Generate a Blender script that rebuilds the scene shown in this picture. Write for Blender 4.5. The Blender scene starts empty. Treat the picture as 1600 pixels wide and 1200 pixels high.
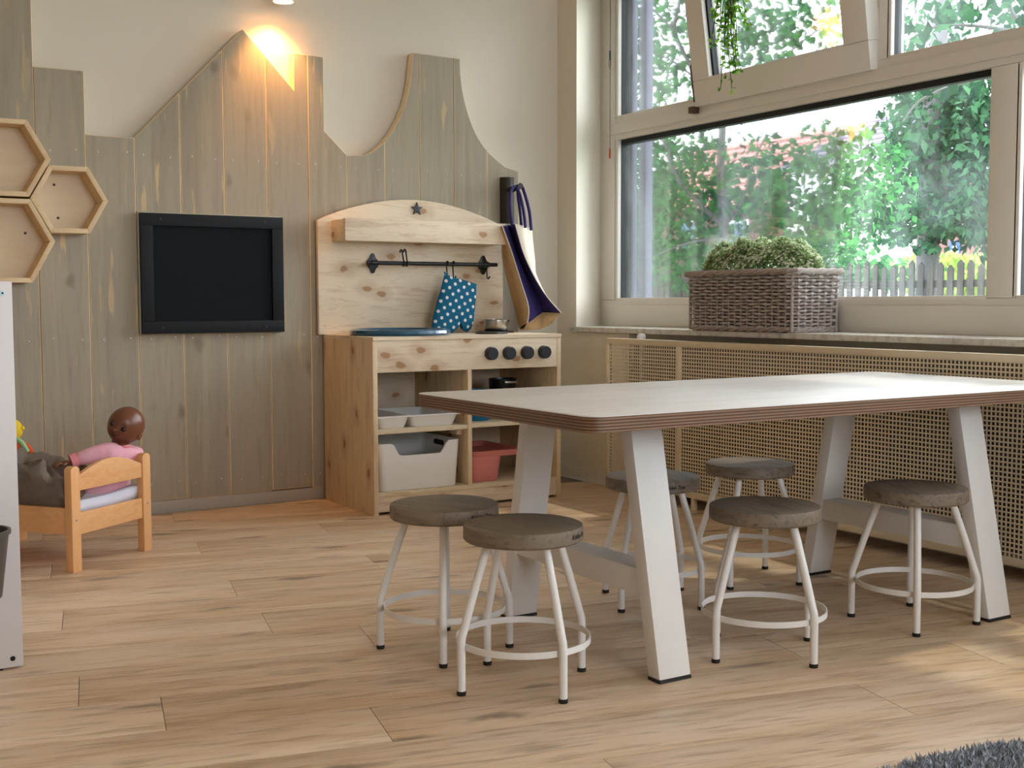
import bpy, bmesh, math, random
from mathutils import Vector, Matrix
R = math.radians
random.seed(7)
S = bpy.context.scene
COL = S.collection

# ------------------------------------------------------------------ camera
YAW, PITCH, ROLL, FPX = 0.552083, 0.0684017, -0.0024418, 1877.48
CAM = Vector((0, 0, 0.75))
_f = Vector((math.sin(YAW)*math.cos(PITCH), math.cos(YAW)*math.cos(PITCH), -math.sin(PITCH)))
_r = Vector((math.cos(YAW), -math.sin(YAW), 0)); _u = _r.cross(_f)
RGT = _r*math.cos(ROLL)+_u*math.sin(ROLL); UP = -_r*math.sin(ROLL)+_u*math.cos(ROLL); FWD = _f
cam = bpy.data.cameras.new('camera'); cam.sensor_width = 36; cam.sensor_fit = 'HORIZONTAL'
cam.lens = FPX/1600*36; cam.clip_start = 0.05; cam.clip_end = 400
camo = bpy.data.objects.new('camera', cam); COL.objects.link(camo)
m = Matrix((RGT, UP, -FWD)).transposed().to_4x4(); m.translation = CAM
camo.matrix_world = m; S.camera = camo
def ray(x, y): return FWD+RGT*((x-800)/FPX)-UP*((y-600)/FPX)
def onY(x, y, Y): d = ray(x, y); return CAM+d*((Y-CAM.y)/d.y)
def onX(x, y, X): d = ray(x, y); return CAM+d*((X-CAM.x)/d.x)
def onZ(x, y, Z): d = ray(x, y); return CAM+d*((Z-CAM.z)/d.z)
def at(x, y, w): return CAM+ray(x, y)*w          # a point w metres deep along the view axis

# ------------------------------------------------------------------ light
S.view_settings.view_transform = 'Standard'; S.view_settings.look = 'None'
S.view_settings.exposure = 0.95; S.view_settings.gamma = 1.0
S.view_settings.use_curve_mapping = False
S.cycles.max_bounces = 8; S.cycles.caustics_reflective = False; S.cycles.caustics_refractive = False
W = bpy.data.worlds.new('sky'); S.world = W; W.use_nodes = True
bg = W.node_tree.nodes['Background']; bg.inputs[0].default_value = (0.90, 0.905, 1.0, 1); bg.inputs[1].default_value = 6.0
def lamp(name, kind, loc, energy, col, **k):
    d = bpy.data.lights.new(name, kind); d.energy = energy; d.color = col
    for a, v in k.items():
        if hasattr(d, a): setattr(d, a, v)
    o = bpy.data.objects.new(name, d); o.location = loc; COL.objects.link(o); return o
sun = lamp('sun', 'SUN', (8, 0, 12), 4.0, (1, .93, .82), angle=R(2.2))
sun.rotation_euler = Vector((0.5, 0.06, 0.86)).to_track_quat('Z', 'Y').to_euler()
def portal(name, loc, rot, sx, sy):
    o = lamp(name, 'AREA', loc, 1, (1, 1, 1), shape='RECTANGLE', size=sx, size_y=sy); o.rotation_euler = rot; o.data.cycles.is_portal = True
portal('window_portal', (3.22, 1.0, 1.4), (0, R(90), 0), 1.5, 6.6)

portal('rear_window_portal', (1.5, -2.72, 1.5), (R(90), 0, 0), 2.2, 1.5)

# ------------------------------------------------------------------ materials
def lin(c):
    if isinstance(c, str): c = tuple(int(c[i:i+2], 16)/255 for i in (0, 2, 4))
    return tuple((v/12.92 if v <= .04045 else ((v+.055)/1.055)**2.4) for v in c)+(1,)
class NT:
    def __init__(s, name):
        s.m = bpy.data.materials.new(name); s.m.use_nodes = True; s.t = s.m.node_tree; s.n = s.t.nodes; s.b = s.n['Principled BSDF']
    def new(s, t, **k):
        x = s.n.new(t)
        for a, v in k.items(): setattr(x, a, v)
        return x
    def link(s, a, b): s.t.links.new(a, b)
    def val(s, sock, v):
        if isinstance(v, bpy.types.NodeSocket): s.link(v, sock)
        else: sock.default_value = v
    def math(s, op, a, b=0.0, c=0.0):
        x = s.new('ShaderNodeMath', operation=op)
        for i, v in enumerate((a, b, c)): s.val(x.inputs[i], v)
        return x.outputs[0]
    def mix(s, f, a, b, mode='MIX'):
        x = s.new('ShaderNodeMix', data_type='RGBA', blend_type=mode)
        s.val(x.inputs[0], f); s.val(x.inputs[6], a); s.val(x.inputs[7], b); return x.outputs[2]
    def coords(s, rnd=True, scale=(1, 1, 1)):
        tc = s.new('ShaderNodeTexCoord').outputs['Object']
        mp = s.new('ShaderNodeMapping'); s.link(tc, mp.inputs[0]); mp.inputs['Scale'].default_value = scale
        if rnd:
            oi = s.new('ShaderNodeObjectInfo'); cb = s.new('ShaderNodeCombineXYZ')
            for i, k in enumerate((17.3, 31.7, 23.1)): s.link(s.math('MULTIPLY', oi.outputs['Random'], k), cb.inputs[i])
            s.link(cb.outputs[0], mp.inputs['Location'])
        return mp.outputs[0]
    def noise(s, v, scale, detail=4, rough=.55, dist=0.0):
        x = s.new('ShaderNodeTexNoise'); s.link(v, x.inputs['Vector'])
        x.inputs['Scale'].default_value = scale; x.inputs['Detail'].default_value = detail; x.inputs['Roughness'].default_value = rough; x.inputs['Distortion'].default_value = dist
        return x.outputs[0]
    def ramp(s, f, *st):
        x = s.new('ShaderNodeValToRGB'); e = x.color_ramp.elements
        while len(e) < len(st): e.new(.5)
        for q, (p, c) in zip(e, st): q.position = p; q.color = c if len(c) == 4 else tuple(c)+(1,)
        s.link(f, x.inputs[0]); return x.outputs[0]
    def step(s, f, a, b):
        x = s.new('ShaderNodeMapRange'); x.interpolation_type = 'SMOOTHSTEP'; s.val(x.inputs[0], f)
        x.inputs[1].default_value = a; x.inputs[2].default_value = b; return x.outputs[0]
    def knots(s, scale, sx, sy, flat=False, warp=.03, rnd=True):   # distance to scattered knot centres in the face plane
        v = s.coords(rnd); sp = s.new('ShaderNodeSeparateXYZ'); s.link(v, sp.inputs[0]); cb = s.new('ShaderNodeCombineXYZ')
        cn = s.new('ShaderNodeTexNoise'); cn.inputs['Scale'].default_value = 16; s.link(v, cn.inputs['Vector']); w = s.math('MULTIPLY', s.math('SUBTRACT', cn.outputs[0], .5), warp)
        a = sp.outputs[0] if flat else s.math('ADD', sp.outputs[0], sp.outputs[1]); b = sp.outputs[1] if flat else sp.outputs[2]
        s.link(s.math('MULTIPLY', s.math('ADD', a, w), sx), cb.inputs[0]); s.link(s.math('MULTIPLY', s.math('SUBTRACT', b, w), sy), cb.inputs[1])
        vo = s.new('ShaderNodeTexVoronoi', voronoi_dimensions='2D'); vo.inputs['Scale'].default_value = scale; s.link(cb.outputs[0], vo.inputs['Vector']); return vo.outputs['Distance']
    def bump(s, h, strength=.2, dist=.002):
        x = s.new('ShaderNodeBump'); x.inputs['Strength'].default_value = strength; x.inputs['Distance'].default_value = dist
        s.link(h, x.inputs['Height']); s.link(x.outputs[0], s.b.inputs['Normal'])
    def out(s, col, rough=.5, metal=0.0, spec=.5, coat=0.0):
        s.val(s.b.inputs['Base Color'], col); s.val(s.b.inputs['Roughness'], rough); s.val(s.b.inputs['Metallic'], metal)
        s.b.inputs['Specular IOR Level'].default_value = spec; s.b.inputs['Coat Weight'].default_value = coat
        return s.m
def paint(name, c, rough=.5, var=.04, metal=0.0, spec=.5, scale=8, coat=0.0):
    t = NT(name); v = t.coords(); n = t.noise(v, scale, 5)
    a = lin(c); lo = tuple(x*(1-var) for x in a[:3])+(1,); hi = tuple(min(1, x*(1+var)) for x in a[:3])+(1,)
    t.bump(t.noise(v, scale*14, 2), .04, .001)
    return t.out(t.ramp(n, (.3, lo), (.7, hi)), rough, metal, spec, coat)
def wood(name, c1, c2, dark, axis=0, scale=9.0, stretch=.07, knot=0.0, kscale=5.0, rough=.5, grain=.5, rnd=True, spec=.4, bump=.12, hue=None):
    t = NT(name); sc = [1, 1, 1]; sc[axis] = stretch
    v = t.coords(rnd, sc); n1 = t.noise(v, scale, 5, .6, 1.2)
    col = t.ramp(n1, (.25, lin(c1)), (.55, lin(c2)), (.8, lin(c1)))
    n2 = t.noise(v, scale*9, 3, .6)
    col = t.mix(t.math('MULTIPLY', t.step(n2, .52, .72), grain), col, lin(dark))
    if knot:
        d = t.knots(kscale, .7 if axis == 0 else 1.15, 1.15 if axis == 0 else .6)
        cl = t.math('ABSOLUTE', t.math('SINE', t.math('MULTIPLY', n1, 46.0)))
        col = t.mix(t.math('MULTIPLY', t.math('SUBTRACT', 1.0, t.step(cl, .03, .30)), .22), col, lin(dark))
        col = t.mix(t.math('MULTIPLY', t.math('SUBTRACT', 1.0, t.step(d, knot*.5, knot)), .85), col, lin(dark))
        ring = t.math('MULTIPLY', t.math('SUBTRACT', 1.0, t.step(d, knot, knot*3)), .28)
        col = t.mix(ring, col, lin(dark))
    if hue:
        oi = t.new('ShaderNodeObjectInfo'); col = t.mix(t.math('MULTIPLY', oi.outputs['Random'], hue), col, lin(dark))
    t.bump(n2, bump, .001)
    return t.out(col, rough, 0, spec)
M = {}
M['wall'] = paint('wall_paint', 'E4DBCB', .85, .015, scale=3, spec=.2)
M['sidewall'] = paint('low_bounce_wall_tan', 'A8957C', .85, .02, scale=3, spec=.2)  # unseen walls toned down to cut bounce light on the window frames
M['ceil'] = paint('ceiling_paint', 'EFEBE2', .9, .01, scale=3, spec=.2)
M['trim'] = paint('trim_paint', 'E0DACD', .5, .02)
M['greytrim'] = paint('grey_skirting_paint', 'B3ADA3', .55, .03)
def floor_mat():
    t = NT('oak_laminate'); v = t.coords(True, (.11, 1, 1)); n1 = t.noise(v, 9, 7, .66, 1.2)
    col = t.ramp(n1, (.24, lin('B8936F')), (.42, lin('D9B894')), (.60, lin('E7CCAE')), (.78, lin('C9A47F')))
    n2 = t.noise(v, 70, 3, .6); col = t.mix(t.math('MULTIPLY', t.step(n2, .48, .7), .5), col, lin('94704F'))
    vk = t.coords(True, (.32, 1, 1)); k = t.math('SUBTRACT', 1.0, t.step(t.knots(3.4, .52, 1.9, True, .04), .02, .15))
    k = t.math('MULTIPLY', k, t.step(t.noise(vk, 6, 3), .38, .56))
    col = t.mix(t.math('MULTIPLY', k, .75), col, lin('6E5845'))
    oi = t.new('ShaderNodeObjectInfo')
    col = t.mix(t.math('MULTIPLY', oi.outputs['Random'], .16), col, lin('B3967A'))
    t.bump(n2, .08, .0006)
    return t.out(col, t.ramp(n2, (0, (.36,)*3), (1, (.5,)*3)), 0, .45)
M['floor'] = floor_mat()
M['subfloor'] = paint('floor_joint', '8A6E52', .8)
def board_mat():
    t = NT('stained_board'); v = t.coords(True, (1, 1, .06)); n1 = t.noise(v, 11, 5, .6, .8)
    col = t.ramp(n1, (.25, lin('9C917E')), (.5, lin('B0A591')), (.8, lin('A2978A')))
    n2 = t.noise(v, 95, 3, .6); col = t.mix(t.math('MULTIPLY', t.step(n2, .5, .74), .35), col, lin('8C806C'))
    vw = t.coords(True, (1, 1, .12)); wv = t.noise(vw, 34, 3, .5); big = t.noise(t.coords(True, (1, 1, .35)), 2.6, 2)
    wr = t.math('MULTIPLY', t.step(wv, .62, .69), t.step(big, .46, .58))
    col = t.mix(t.math('MULTIPLY', wr, .8), col, lin('D9BE93'))
    vk = t.coords(True, (1, 1, .5)); dk = t.knots(5.0, 1.2, .7, False, .05)
    k = t.math('MULTIPLY', t.math('SUBTRACT', 1.0, t.step(dk, .03, .13)), t.step(t.noise(vk, 5, 2), .48, .6))
    col = t.mix(t.math('MULTIPLY', k, .6), col, lin('7A6E5C'))
    oi = t.new('ShaderNodeObjectInfo'); col = t.mix(t.math('MULTIPLY', oi.outputs['Random'], .25), col, lin('9C9484'))
    t.bump(n2, .15, .001)
    return t.out(col, .75, 0, .25)
M['board'] = board_mat()
M['rawpine'] = wood('raw_pine_edge', 'E2CBA4', 'ECD9B8', 'CFAE7E', 2, 12, .1)
M['pine'] = wood('pine_plywood', 'E3CDAC', 'EEDCC0', 'AD7E52', 0, 5, .12, .11, 6.5, .5, .3)
M['pine_v'] = wood('pine_plywood_upright', 'DDC19A', 'E8D0AC', '9A6636', 2, 6, .1, .085, 6.0, .5, .3)
M['pine_edge'] = wood('plywood_edge', 'DCC8A4', 'E9D9BC', 'AE8A5C', 0, 20, .1)
M['hexply'] = wood('birch_plywood', 'E4CAA2', 'EDD9B8', 'CFAD7C', 0, 4, .3, 0, 5, .45, .15)
M['hexedge'] = wood('birch_plywood_edge', 'D8B688', 'E4C79E', 'BC9464', 0, 14, .1, 0, 5, .5, .25)
M['beech'] = wood('varnished_pine', 'DB9A60', 'E6AE78', 'B97A40', 2, 14, 3.0, 0, 5, .35, .06)
M['beech_v'] = wood('varnished_pine_upright', 'DB9A60', 'E6AE78', 'B97A40', 2, 8, .08, 0, 5, .35, .3)
M['laminate'] = wood('whitewashed_laminate', 'CFC7BE', 'DED8D0', 'BCB2A8', 0, 10, .05, 0, 5, .38, .35, spec=.9, bump=.03)
def ply_mat():
    t = NT('plywood_layers'); tc = t.new('ShaderNodeTexCoord').outputs['Object']; sx = t.new('ShaderNodeSeparateXYZ'); t.link(tc, sx.inputs[0])
    n = t.noise(t.coords(False, (.2, .2, 3)), 12, 4); z = t.math('ADD', sx.outputs[2], t.math('MULTIPLY', n, .0012))
    w = t.math('SINE', t.math('MULTIPLY', z, 2*math.pi/.0058))
    col = t.mix(t.step(w, -.5, .8), lin('5A3E2C'), lin('94745A'))
    n2 = t.noise(t.coords(False, (.4, .4, 6)), 40, 3); col = t.mix(t.math('MULTIPLY', t.step(n2, .55, .75), .5), col, lin('4E3220'))
    return t.out(col, .45, 0, .4)
M['ply'] = ply_mat()
M['white_metal'] = paint('white_powder_coat', 'EDE9E4', .38, .015, spec=.5)
M['black_rubber'] = paint('black_rubber', '151210', .6)
def seat_mat():
    t = NT('weathered_seat_wood'); v = t.coords(True, (.09, 1, 1)); n1 = t.noise(v, 16, 6, .65, 1.5)
    col = t.ramp(n1, (.25, lin('54463A')), (.5, lin('877766')), (.75, lin('66584A')))
    n2 = t.noise(v, 110, 3, .6); col = t.mix(t.math('MULTIPLY', t.step(n2, .52, .72), .6), col, lin('33291F'))
    oi = t.new('ShaderNodeObjectInfo'); col = t.mix(t.math('MULTIPLY', oi.outputs['Random'], .4), col, lin('7A6A55'))
    t.bump(n2, .25, .001); return t.out(col, .55, 0, .4)
M['seat'] = seat_mat()
M['ink'] = paint('dark_ink', '14100C', .7)
M['cover'] = paint('cream_metal', 'E3D4B8', .5, .02)
M['radiator'] = paint('radiator_shade_brown', '6B5B4A', .6, .05)  # dark brown puts the shade behind the cover holes into the colour
M['upvc'] = paint('window_frame_plastic', 'E6E0D6', .35, .01)
M['gasket'] = paint('black_gasket', '0C0D0E', .6)
M['jamb'] = paint('grey_lilac_aluminium', '82839A', .5, .03)
def sill_mat():
    t = NT('stone_sill'); v = t.coords(False); n = t.noise(v, 30, 6, .7); col = t.ramp(n, (.3, lin('B4AA9E')), (.5, lin('DAD5CD')), (.8, lin('E8E5E0')))
    return t.out(col, .25, 0, .5)
M['sill'] = sill_mat()
def glass_mat():
    t = NT('window_glass'); t.n.remove(t.b); o = t.n['Material Output']
    tr = t.new('ShaderNodeBsdfTransparent'); tr.inputs[0].default_value = (.93, .97, .96, 1); gl = t.new('ShaderNodeBsdfGlossy'); gl.inputs['Roughness'].default_value = .02
    fr = t.new('ShaderNodeFresnel'); fr.inputs[0].default_value = 1.45; mx = t.new('ShaderNodeMixShader')
    t.link(t.math('MULTIPLY', fr.outputs[0], .8), mx.inputs[0]); 
    tl = t.new('ShaderNodeBsdfTranslucent'); tl.inputs[0].default_value = (.8, .93, .95, 1); ms = t.new('ShaderNodeMixShader'); v = t.coords(True, (1, 1.2, .5))  # faint translucent streaks put into the pane to imitate white glare
    t.link(t.math('MULTIPLY', t.step(t.noise(v, 2.2, 4, .6, 2.0), .35, .75), .045), ms.inputs[0]); t.link(tr.outputs[0], ms.inputs[1]); t.link(tl.outputs[0], ms.inputs[2]); t.link(ms.outputs[0], mx.inputs[1]); t.link(gl.outputs[0], mx.inputs[2]); t.link(mx.outputs[0], o.inputs[0]); return t.m
M['glass'] = glass_mat()
M['black'] = paint('black_frame_paint', '0C0E12', .55, .04, spec=.25)
M['chalk'] = paint('chalkboard_surface', '0F1418', .8, .1, scale=4, spec=.2)
M['boardedge'] = paint('pale_painted_edge', 'A9AE9C', .6)
M['blackmetal'] = paint('black_metal', '141416', .35, .05, spec=.5)
M['knob'] = paint('black_plastic', '2A2B31', .55)
M['steel'] = paint('brushed_steel', 'B8B2A8', .28, .05, metal=1.0)
M['blue_enamel'] = paint('blue_enamel', '1F5876', .15, .08, spec=.6, coat=.6)
M['blue_plastic'] = paint('blue_plastic', '0E6A92', .4)
M['white_plastic'] = paint('white_plastic', 'F2EFEC', .3, .01)
M['pink_plastic'] = paint('coral_pink_plastic', 'E08A84', .4, .02)
M['grey_plastic'] = paint('dark_grey_plastic', '4A443D', .45)
M['melamine'] = paint('white_melamine', 'D9D2D0', .4, .015)
M['screwblue'] = paint('pale_blue_screw_cap', 'BFE0EA', .4)
M['hole'] = paint('drilled_hole', '120D0A', .8)
M['nail'] = paint('bright_nail_head', 'D2CDC3', .4, .05, metal=.3)
M['logwood'] = wood('dark_log_wood', '2C241D', '3A3027', '17110C', 2, 10, .1)
M['jute'] = wood('jute_cloth', 'BE9868', 'CBA87A', '9A744A', 2, 60, .6, 0, 5, .85, .4)
M['jute_lit'] = wood('window_lit_jute', 'DCCDB8', 'E5D8C5', 'C4B196', 2, 60, .6, 0, 5, .85, .25)  # same jute in a paler tone, window light put into the colour
M['purple'] = wood('purple_jute', '2C2358', '372C69', '1A143A', 2, 60, .6, 0, 5, .85, .5)
M['piping'] = paint('white_piping', 'E6DCD2', .7)
def mitt_mat():
    t = NT('blue_dotted_cotton'); tc = t.new('ShaderNodeTexCoord').outputs['Object']; mp = t.new('ShaderNodeMapping'); t.link(tc, mp.inputs[0])
    mp.inputs['Rotation'].default_value = (0, R(28), 0); mp.inputs['Scale'].default_value = (1/.029,)*3
    sx = t.new('ShaderNodeSeparateXYZ'); t.link(mp.outputs[0], sx.inputs[0])
    a = t.math('SUBTRACT', t.math('FRACT', sx.outputs[0]), .5); b = t.math('SUBTRACT', t.math('FRACT', sx.outputs[2]), .5)
    d = t.math('SQRT', t.math('ADD', t.math('MULTIPLY', a, a), t.math('MULTIPLY', b, b)))
    col = t.mix(t.step(d, .19, .25), lin('E9E6E4'), lin('1C6484')); return t.out(col, .85, 0, .2)
M['mitt'] = mitt_mat()
M['skin'] = paint('brown_vinyl', '74452F', .32, .05, spec=.5)
M['eye'] = paint('dark_eye', '0E0806', .15)
M['lip'] = paint('darker_brown_lip', '3E1C14', .4)
M['pink'] = paint('pink_cotton', 'F0B2BF', .85, .08, scale=30, spec=.15)
M['coral'] = paint('coral_cuff', 'EC949A', .85, .05, spec=.15)
M['sheet'] = paint('white_bedsheet', 'D5D3DE', .85, .03, spec=.15)
M['blanket'] = paint('taupe_blanket', '76685D', .8, .2, scale=14, spec=.2)
M['yellow'] = paint('yellow_plush', 'F2CB2A', .8); M['orange'] = paint('orange_plush', 'E4571F', .8); M['mint'] = paint('mint_strap', 'A4D79A', .8)
M['wicker'] = wood('grey_willow', '94857A', 'B3A79F', '5A4838', 0, 40, .4, 0, 5, .7, .4)
M['soil'] = paint('dark_soil', '2A2018', .9, .3)
def leaf_mat(name, c, c2, tr=.4):
    t = NT(name); o = t.n['Material Output']; oi = t.new('ShaderNodeNewGeometry')
    col = t.mix(oi.outputs['Random Per Island'], lin(c), lin(c2)); t.out(col, .7, 0, .12)
    tl = t.new('ShaderNodeBsdfTranslucent'); t.link(col, tl.inputs[0]); mx = t.new('ShaderNodeMixShader'); mx.inputs[0].default_value = tr
    t.link(t.b.outputs[0], mx.inputs[1]); t.link(tl.outputs[0], mx.inputs[2]); t.link(mx.outputs[0], o.inputs[0]); return t.m
M['leaf_tree'] = leaf_mat('tree_leaf', '15402A', '4A884A'); M['leaf_dark'] = leaf_mat('dark_tree_leaf', '143024', '3C6644')
M['leaf_ivy'] = leaf_mat('trailing_leaf', '2F6A12', '8CC043'); M['leaf_shrub'] = leaf_mat('shrub_leaf', '6E8A4C', 'C6D6A2', .55); M['bloom'] = leaf_mat('cream_bloom', 'E4E8CC', 'F6F6E6')
M['leaf_hedge'] = leaf_mat('hedge_leaf', '7A9A48', 'B5C070')
M['bark'] = wood('grey_bark', '4A4848', '625F60', '2E2C2C', 2, 20, .2, rough=.8)
M['vine'] = paint('brown_vine', '3C2C1C', .8)
M['grass'] = paint('grass_ground', '6F7A68', .9, .2, scale=3)
M['brick'] = paint('red_brick_wall', '6E4A48', .85, .15, scale=6); M['rooftile'] = paint('red_roof_tile', 'B07A74', .8, .12, scale=9); M['slate'] = paint('purple_grey_tile', '6A6676', .7, .1, scale=9)
M['render'] = paint('white_render', 'ECECEA', .8); M['pane'] = paint('dark_pane', '4C6C90', .15); M['street'] = paint('street_asphalt', '77757A', .9)
M['paling'] = wood('grey_paling_wood', '2C2B29', '3B3835', '5F5548', 2, 10, .1, rough=.85)
M['signblue'] = paint('sign_blue', '0B3590', .4); M['signwhite'] = paint('sign_white', 'F2F2F2', .4); M['signback'] = paint('sign_back_grey', '8A979E', .5); M['post'] = paint('galvanised_post', '9AA2A8', .5)
M['rug'] = leaf_mat('grey_rug_yarn', '8A8D93', 'BEC1C8', .05)
M['rugback'] = paint('rug_backing', '94969B', .95)
M['lampmetal'] = paint('white_lamp_metal', 'E8E2D8', .4)
M['cord'] = paint('pull_cord', '4B4038', .7); M['orangeplastic'] = paint('orange_plastic', 'C04A22', .4); M['greenplastic'] = paint('dark_green_plastic', '1F4A46', .4); M['brownmetal'] = paint('brown_hinge_metal', '4A3524', .5)
M['pot'] = paint('white_hanging_pot', 'E4E0D8', .4)
def emit(name, c, s):
    t = NT(name); t.b.inputs['Emission Color'].default_value = lin(c); t.b.inputs['Emission Strength'].default_value = s; return t.out(lin(c), .5)
M['bulb'] = emit('warm_bulb', 'FFC27A', 14); M['fill_glow'] = emit('fill_light_glow', 'FFCBA8', .7)

# ------------------------------------------------------------------ geometry helpers
WO = {}
class MB:
    def __init__(s): s.bm = bmesh.new()
    def box(s, x0, x1, y0, y1, z0, z1, bev=0.0, mi=0):
        q = bmesh.ops.create_cube(s.bm, size=1); vs = q['verts']
        for v in vs: v.co = Vector(((x0+x1)/2+v.co.x*(x1-x0), (y0+y1)/2+v.co.y*(y1-y0), (z0+z1)/2+v.co.z*(z1-z0)))
        fs = {f for v in vs for f in v.link_faces}
        for f in fs: f.material_index = mi
        if bev:
            es = list({e for v in vs for e in v.link_edges})
            bmesh.ops.bevel(s.bm, geom=es, offset=bev, segments=2, affect='EDGES', profile=.6, clamp_overlap=True)
        return s
    def hexa(s, a, b, bev=0.0):      # two quads of 4 points each, matching order -> closed block
        va = [s.bm.verts.new(p) for p in a]; vb = [s.bm.verts.new(p) for p in b]; fs = [s.bm.faces.new(va[::-1]), s.bm.faces.new(vb)]
        n = len(va)
        for i in range(n): fs.append(s.bm.faces.new((va[i], va[(i+1) % n], vb[(i+1) % n], vb[i])))
        bmesh.ops.recalc_face_normals(s.bm, faces=fs)
        if bev: bmesh.ops.bevel(s.bm, geom=list({e for f in fs for e in f.edges}), offset=bev, segments=2, affect='EDGES', profile=.6, clamp_overlap=True)
        return s
    def prism(s, pts, vec, bev=0.0):
        return s.hexa([Vector(p) for p in pts], [Vector(p)+Vector(vec) for p in pts], bev)
    def lathe(s, prof, c=(0, 0, 0), n=32, axis=Vector((0, 0, 1)), smooth=True, sc=(1, 1)):
        c = Vector(c); q = Vector((0, 0, 1)).rotation_difference(Vector(axis).normalized()); rings = []
        for r, z in prof:
            if r < 1e-6: rings.append([s.bm.verts.new(c+q @ Vector((0, 0, z)))])
            else: rings.append([s.bm.verts.new(c+q @ Vector((r*sc[0]*math.cos(2*math.pi*i/n), r*sc[1]*math.sin(2*math.pi*i/n), z))) for i in range(n)])
        for A, B in zip(rings, rings[1:]):
            for i in range(n):
                j = (i+1) % n
                if len(A) == 1 and len(B) == 1: continue
                if len(A) == 1: f = s.bm.faces.new((A[0], B[i], B[j]))
                elif len(B) == 1: f = s.bm.faces.new((A[i], A[j], B[0]))
                else: f = s.bm.faces.new((A[i], A[j], B[j], B[i]))
                f.smooth = smooth
        return s
    def tube(s, path, r, n=10, cap=True, closed=False):
        P = [Vector(p) for p in path]; L = len(P); rs = r if isinstance(r, (list, tuple)) else [r]*L; rings = []; up = None
        for i, p in enumerate(P):
            if closed: t = P[(i+1) % L]-P[i-1]
            else: t = (P[min(i+1, L-1)]-P[max(i-1, 0)])
            t.normalize()
            if up is None: up = t.orthogonal().normalized()
            up = (up-t*up.dot(t)).normalized(); b = t.cross(up)
            rings.append([s.bm.verts.new(p+(up*math.cos(2*math.pi*k/n)+b*math.sin(2*math.pi*k/n))*rs[i]) for k in range(n)])
        prs = list(zip(rings, rings[1:]))+([(rings[-1], rings[0])] if closed else [])
        for A, B in prs:
            for k in range(n):
                f = s.bm.faces.new((A[k], A[(k+1) % n], B[(k+1) % n], B[k])); f.smooth = True
        if cap and not closed: s.bm.faces.new(rings[0][::-1]); s.bm.faces.new(rings[-1])
        return s
    def ball(s, c, r, sub=3, rot=None):
        q = bmesh.ops.create_icosphere(s.bm, subdivisions=sub, radius=1)
        rr = r if isinstance(r, (list, tuple)) else (r,)*3
        for v in q['verts']:
            p = Vector((v.co.x*rr[0], v.co.y*rr[1], v.co.z*rr[2]))
            if rot: p = rot @ p
            v.co = p+Vector(c)
            for f in v.link_faces: f.smooth = True
        return s
    def grid(s, rows, smooth=True, closed=False):
        V = [[s.bm.verts.new(p) for p in r] for r in rows]
        for A, B in zip(V, V[1:]):
            n = len(A)
            for i in range(n if closed else n-1):
                f = s.bm.faces.new((A[i], A[(i+1) % n], B[(i+1) % n], B[i])); f.smooth = smooth
        return s
    def leaf(s, p, d, nrm, L, w):
        d = d.normalized(); sd = d.cross(nrm)
        if sd.length < 1e-4: sd = d.orthogonal()
        sd.normalize(); up = sd.cross(d)
        a = s.bm.verts.new(p); b = s.bm.verts.new(p+d*L*.45+sd*w/2+up*w*.14); c = s.bm.verts.new(p+d*L); e = s.bm.verts.new(p+d*L*.45-sd*w/2+up*w*.14)
        s.bm.faces.new((a, b, c)); s.bm.faces.new((a, c, e)); return s
def finish(mb, name, mat, off=Vector(), smooth_angle=None):
    me = bpy.data.meshes.new(name); bm = mb.bm
    if off.length: bmesh.ops.translate(bm, verts=bm.verts, vec=-off)
    bm.to_mesh(me); bm.free(); me.set_sharp_from_angle(angle=R(38))
    for x in (mat if isinstance(mat, (list, tuple)) else [mat]): me.materials.append(M[x])
    return me
def link(name, me, parent=None, loc=(0, 0, 0)):
    o = bpy.data.objects.new(name, me); COL.objects.link(o); o.location = loc
    if parent: o.parent = parent
    return o
def thing(name, label, cat, loc=(0, 0, 0), group=None, kind=None):
    o = link(name, None, None, loc); o.empty_display_size = .05; WO[o] = Vector(loc); tag(o, label, cat, group, kind); return o
def tag(o, label=None, cat=None, group=None, kind=None):
    for k, v in (('label', label), ('category', cat), ('group', group), ('kind', kind)):
        if v: o[k] = v
    return o
def part(name, mb, mat, parent, label=None, kind=None):     # mesh built in world coordinates
    off = WO[parent]; o = link(name, finish(mb, name, mat, off), parent); WO[o] = off
    return tag(o, label, None, None, kind)
def solo(name, mb, mat, label, cat, loc=None, group=None, kind=None):   # a thing that is one mesh
    loc = Vector(loc) if loc is not None else Vector(); o = link(name, finish(mb, name, mat, loc), None, loc); WO[o] = loc
    return tag(o, label, cat, group, kind)
def struct(name, mb, mat, parent=None, label=None):
    off = WO[parent] if parent else Vector(); o = link(name, finish(mb, name, mat, off), parent); WO[o] = off
    if not parent: o['kind'] = 'structure'
    return tag(o, label)
def subdiv(o, n=1):
    md = o.modifiers.new('subd', 'SUBSURF'); md.levels = n; md.render_levels = n
def bez(P, n=8):   # Catmull-Rom through P
    P = [Vector(p) for p in P]; out = []
    for i in range(len(P)-1):
        p0, p1, p2, p3 = P[max(i-1, 0)], P[i], P[i+1], P[min(i+2, len(P)-1)]
        for k in range(n):
            t = k/n; out.append(.5*((2*p1)+(p2-p0)*t+(2*p0-5*p1+4*p2-p3)*t*t+(3*p1-p0-3*p2+p3)*t**3))
    return out+[P[-1]]

# ------------------------------------------------------------------ room shell
YW, YB, XR, XF = 4.31, 4.255, 2.885, 3.10
XL, YR, ZC = -2.6, -2.6, 2.7
fl = struct('floor', MB().box(XL-.1, 2.98, YR-.1, YW+.1, -.06, -.011), 'subfloor'); tag(fl, 'oak laminate floor of long boards laid askew', 'floor')
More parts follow.
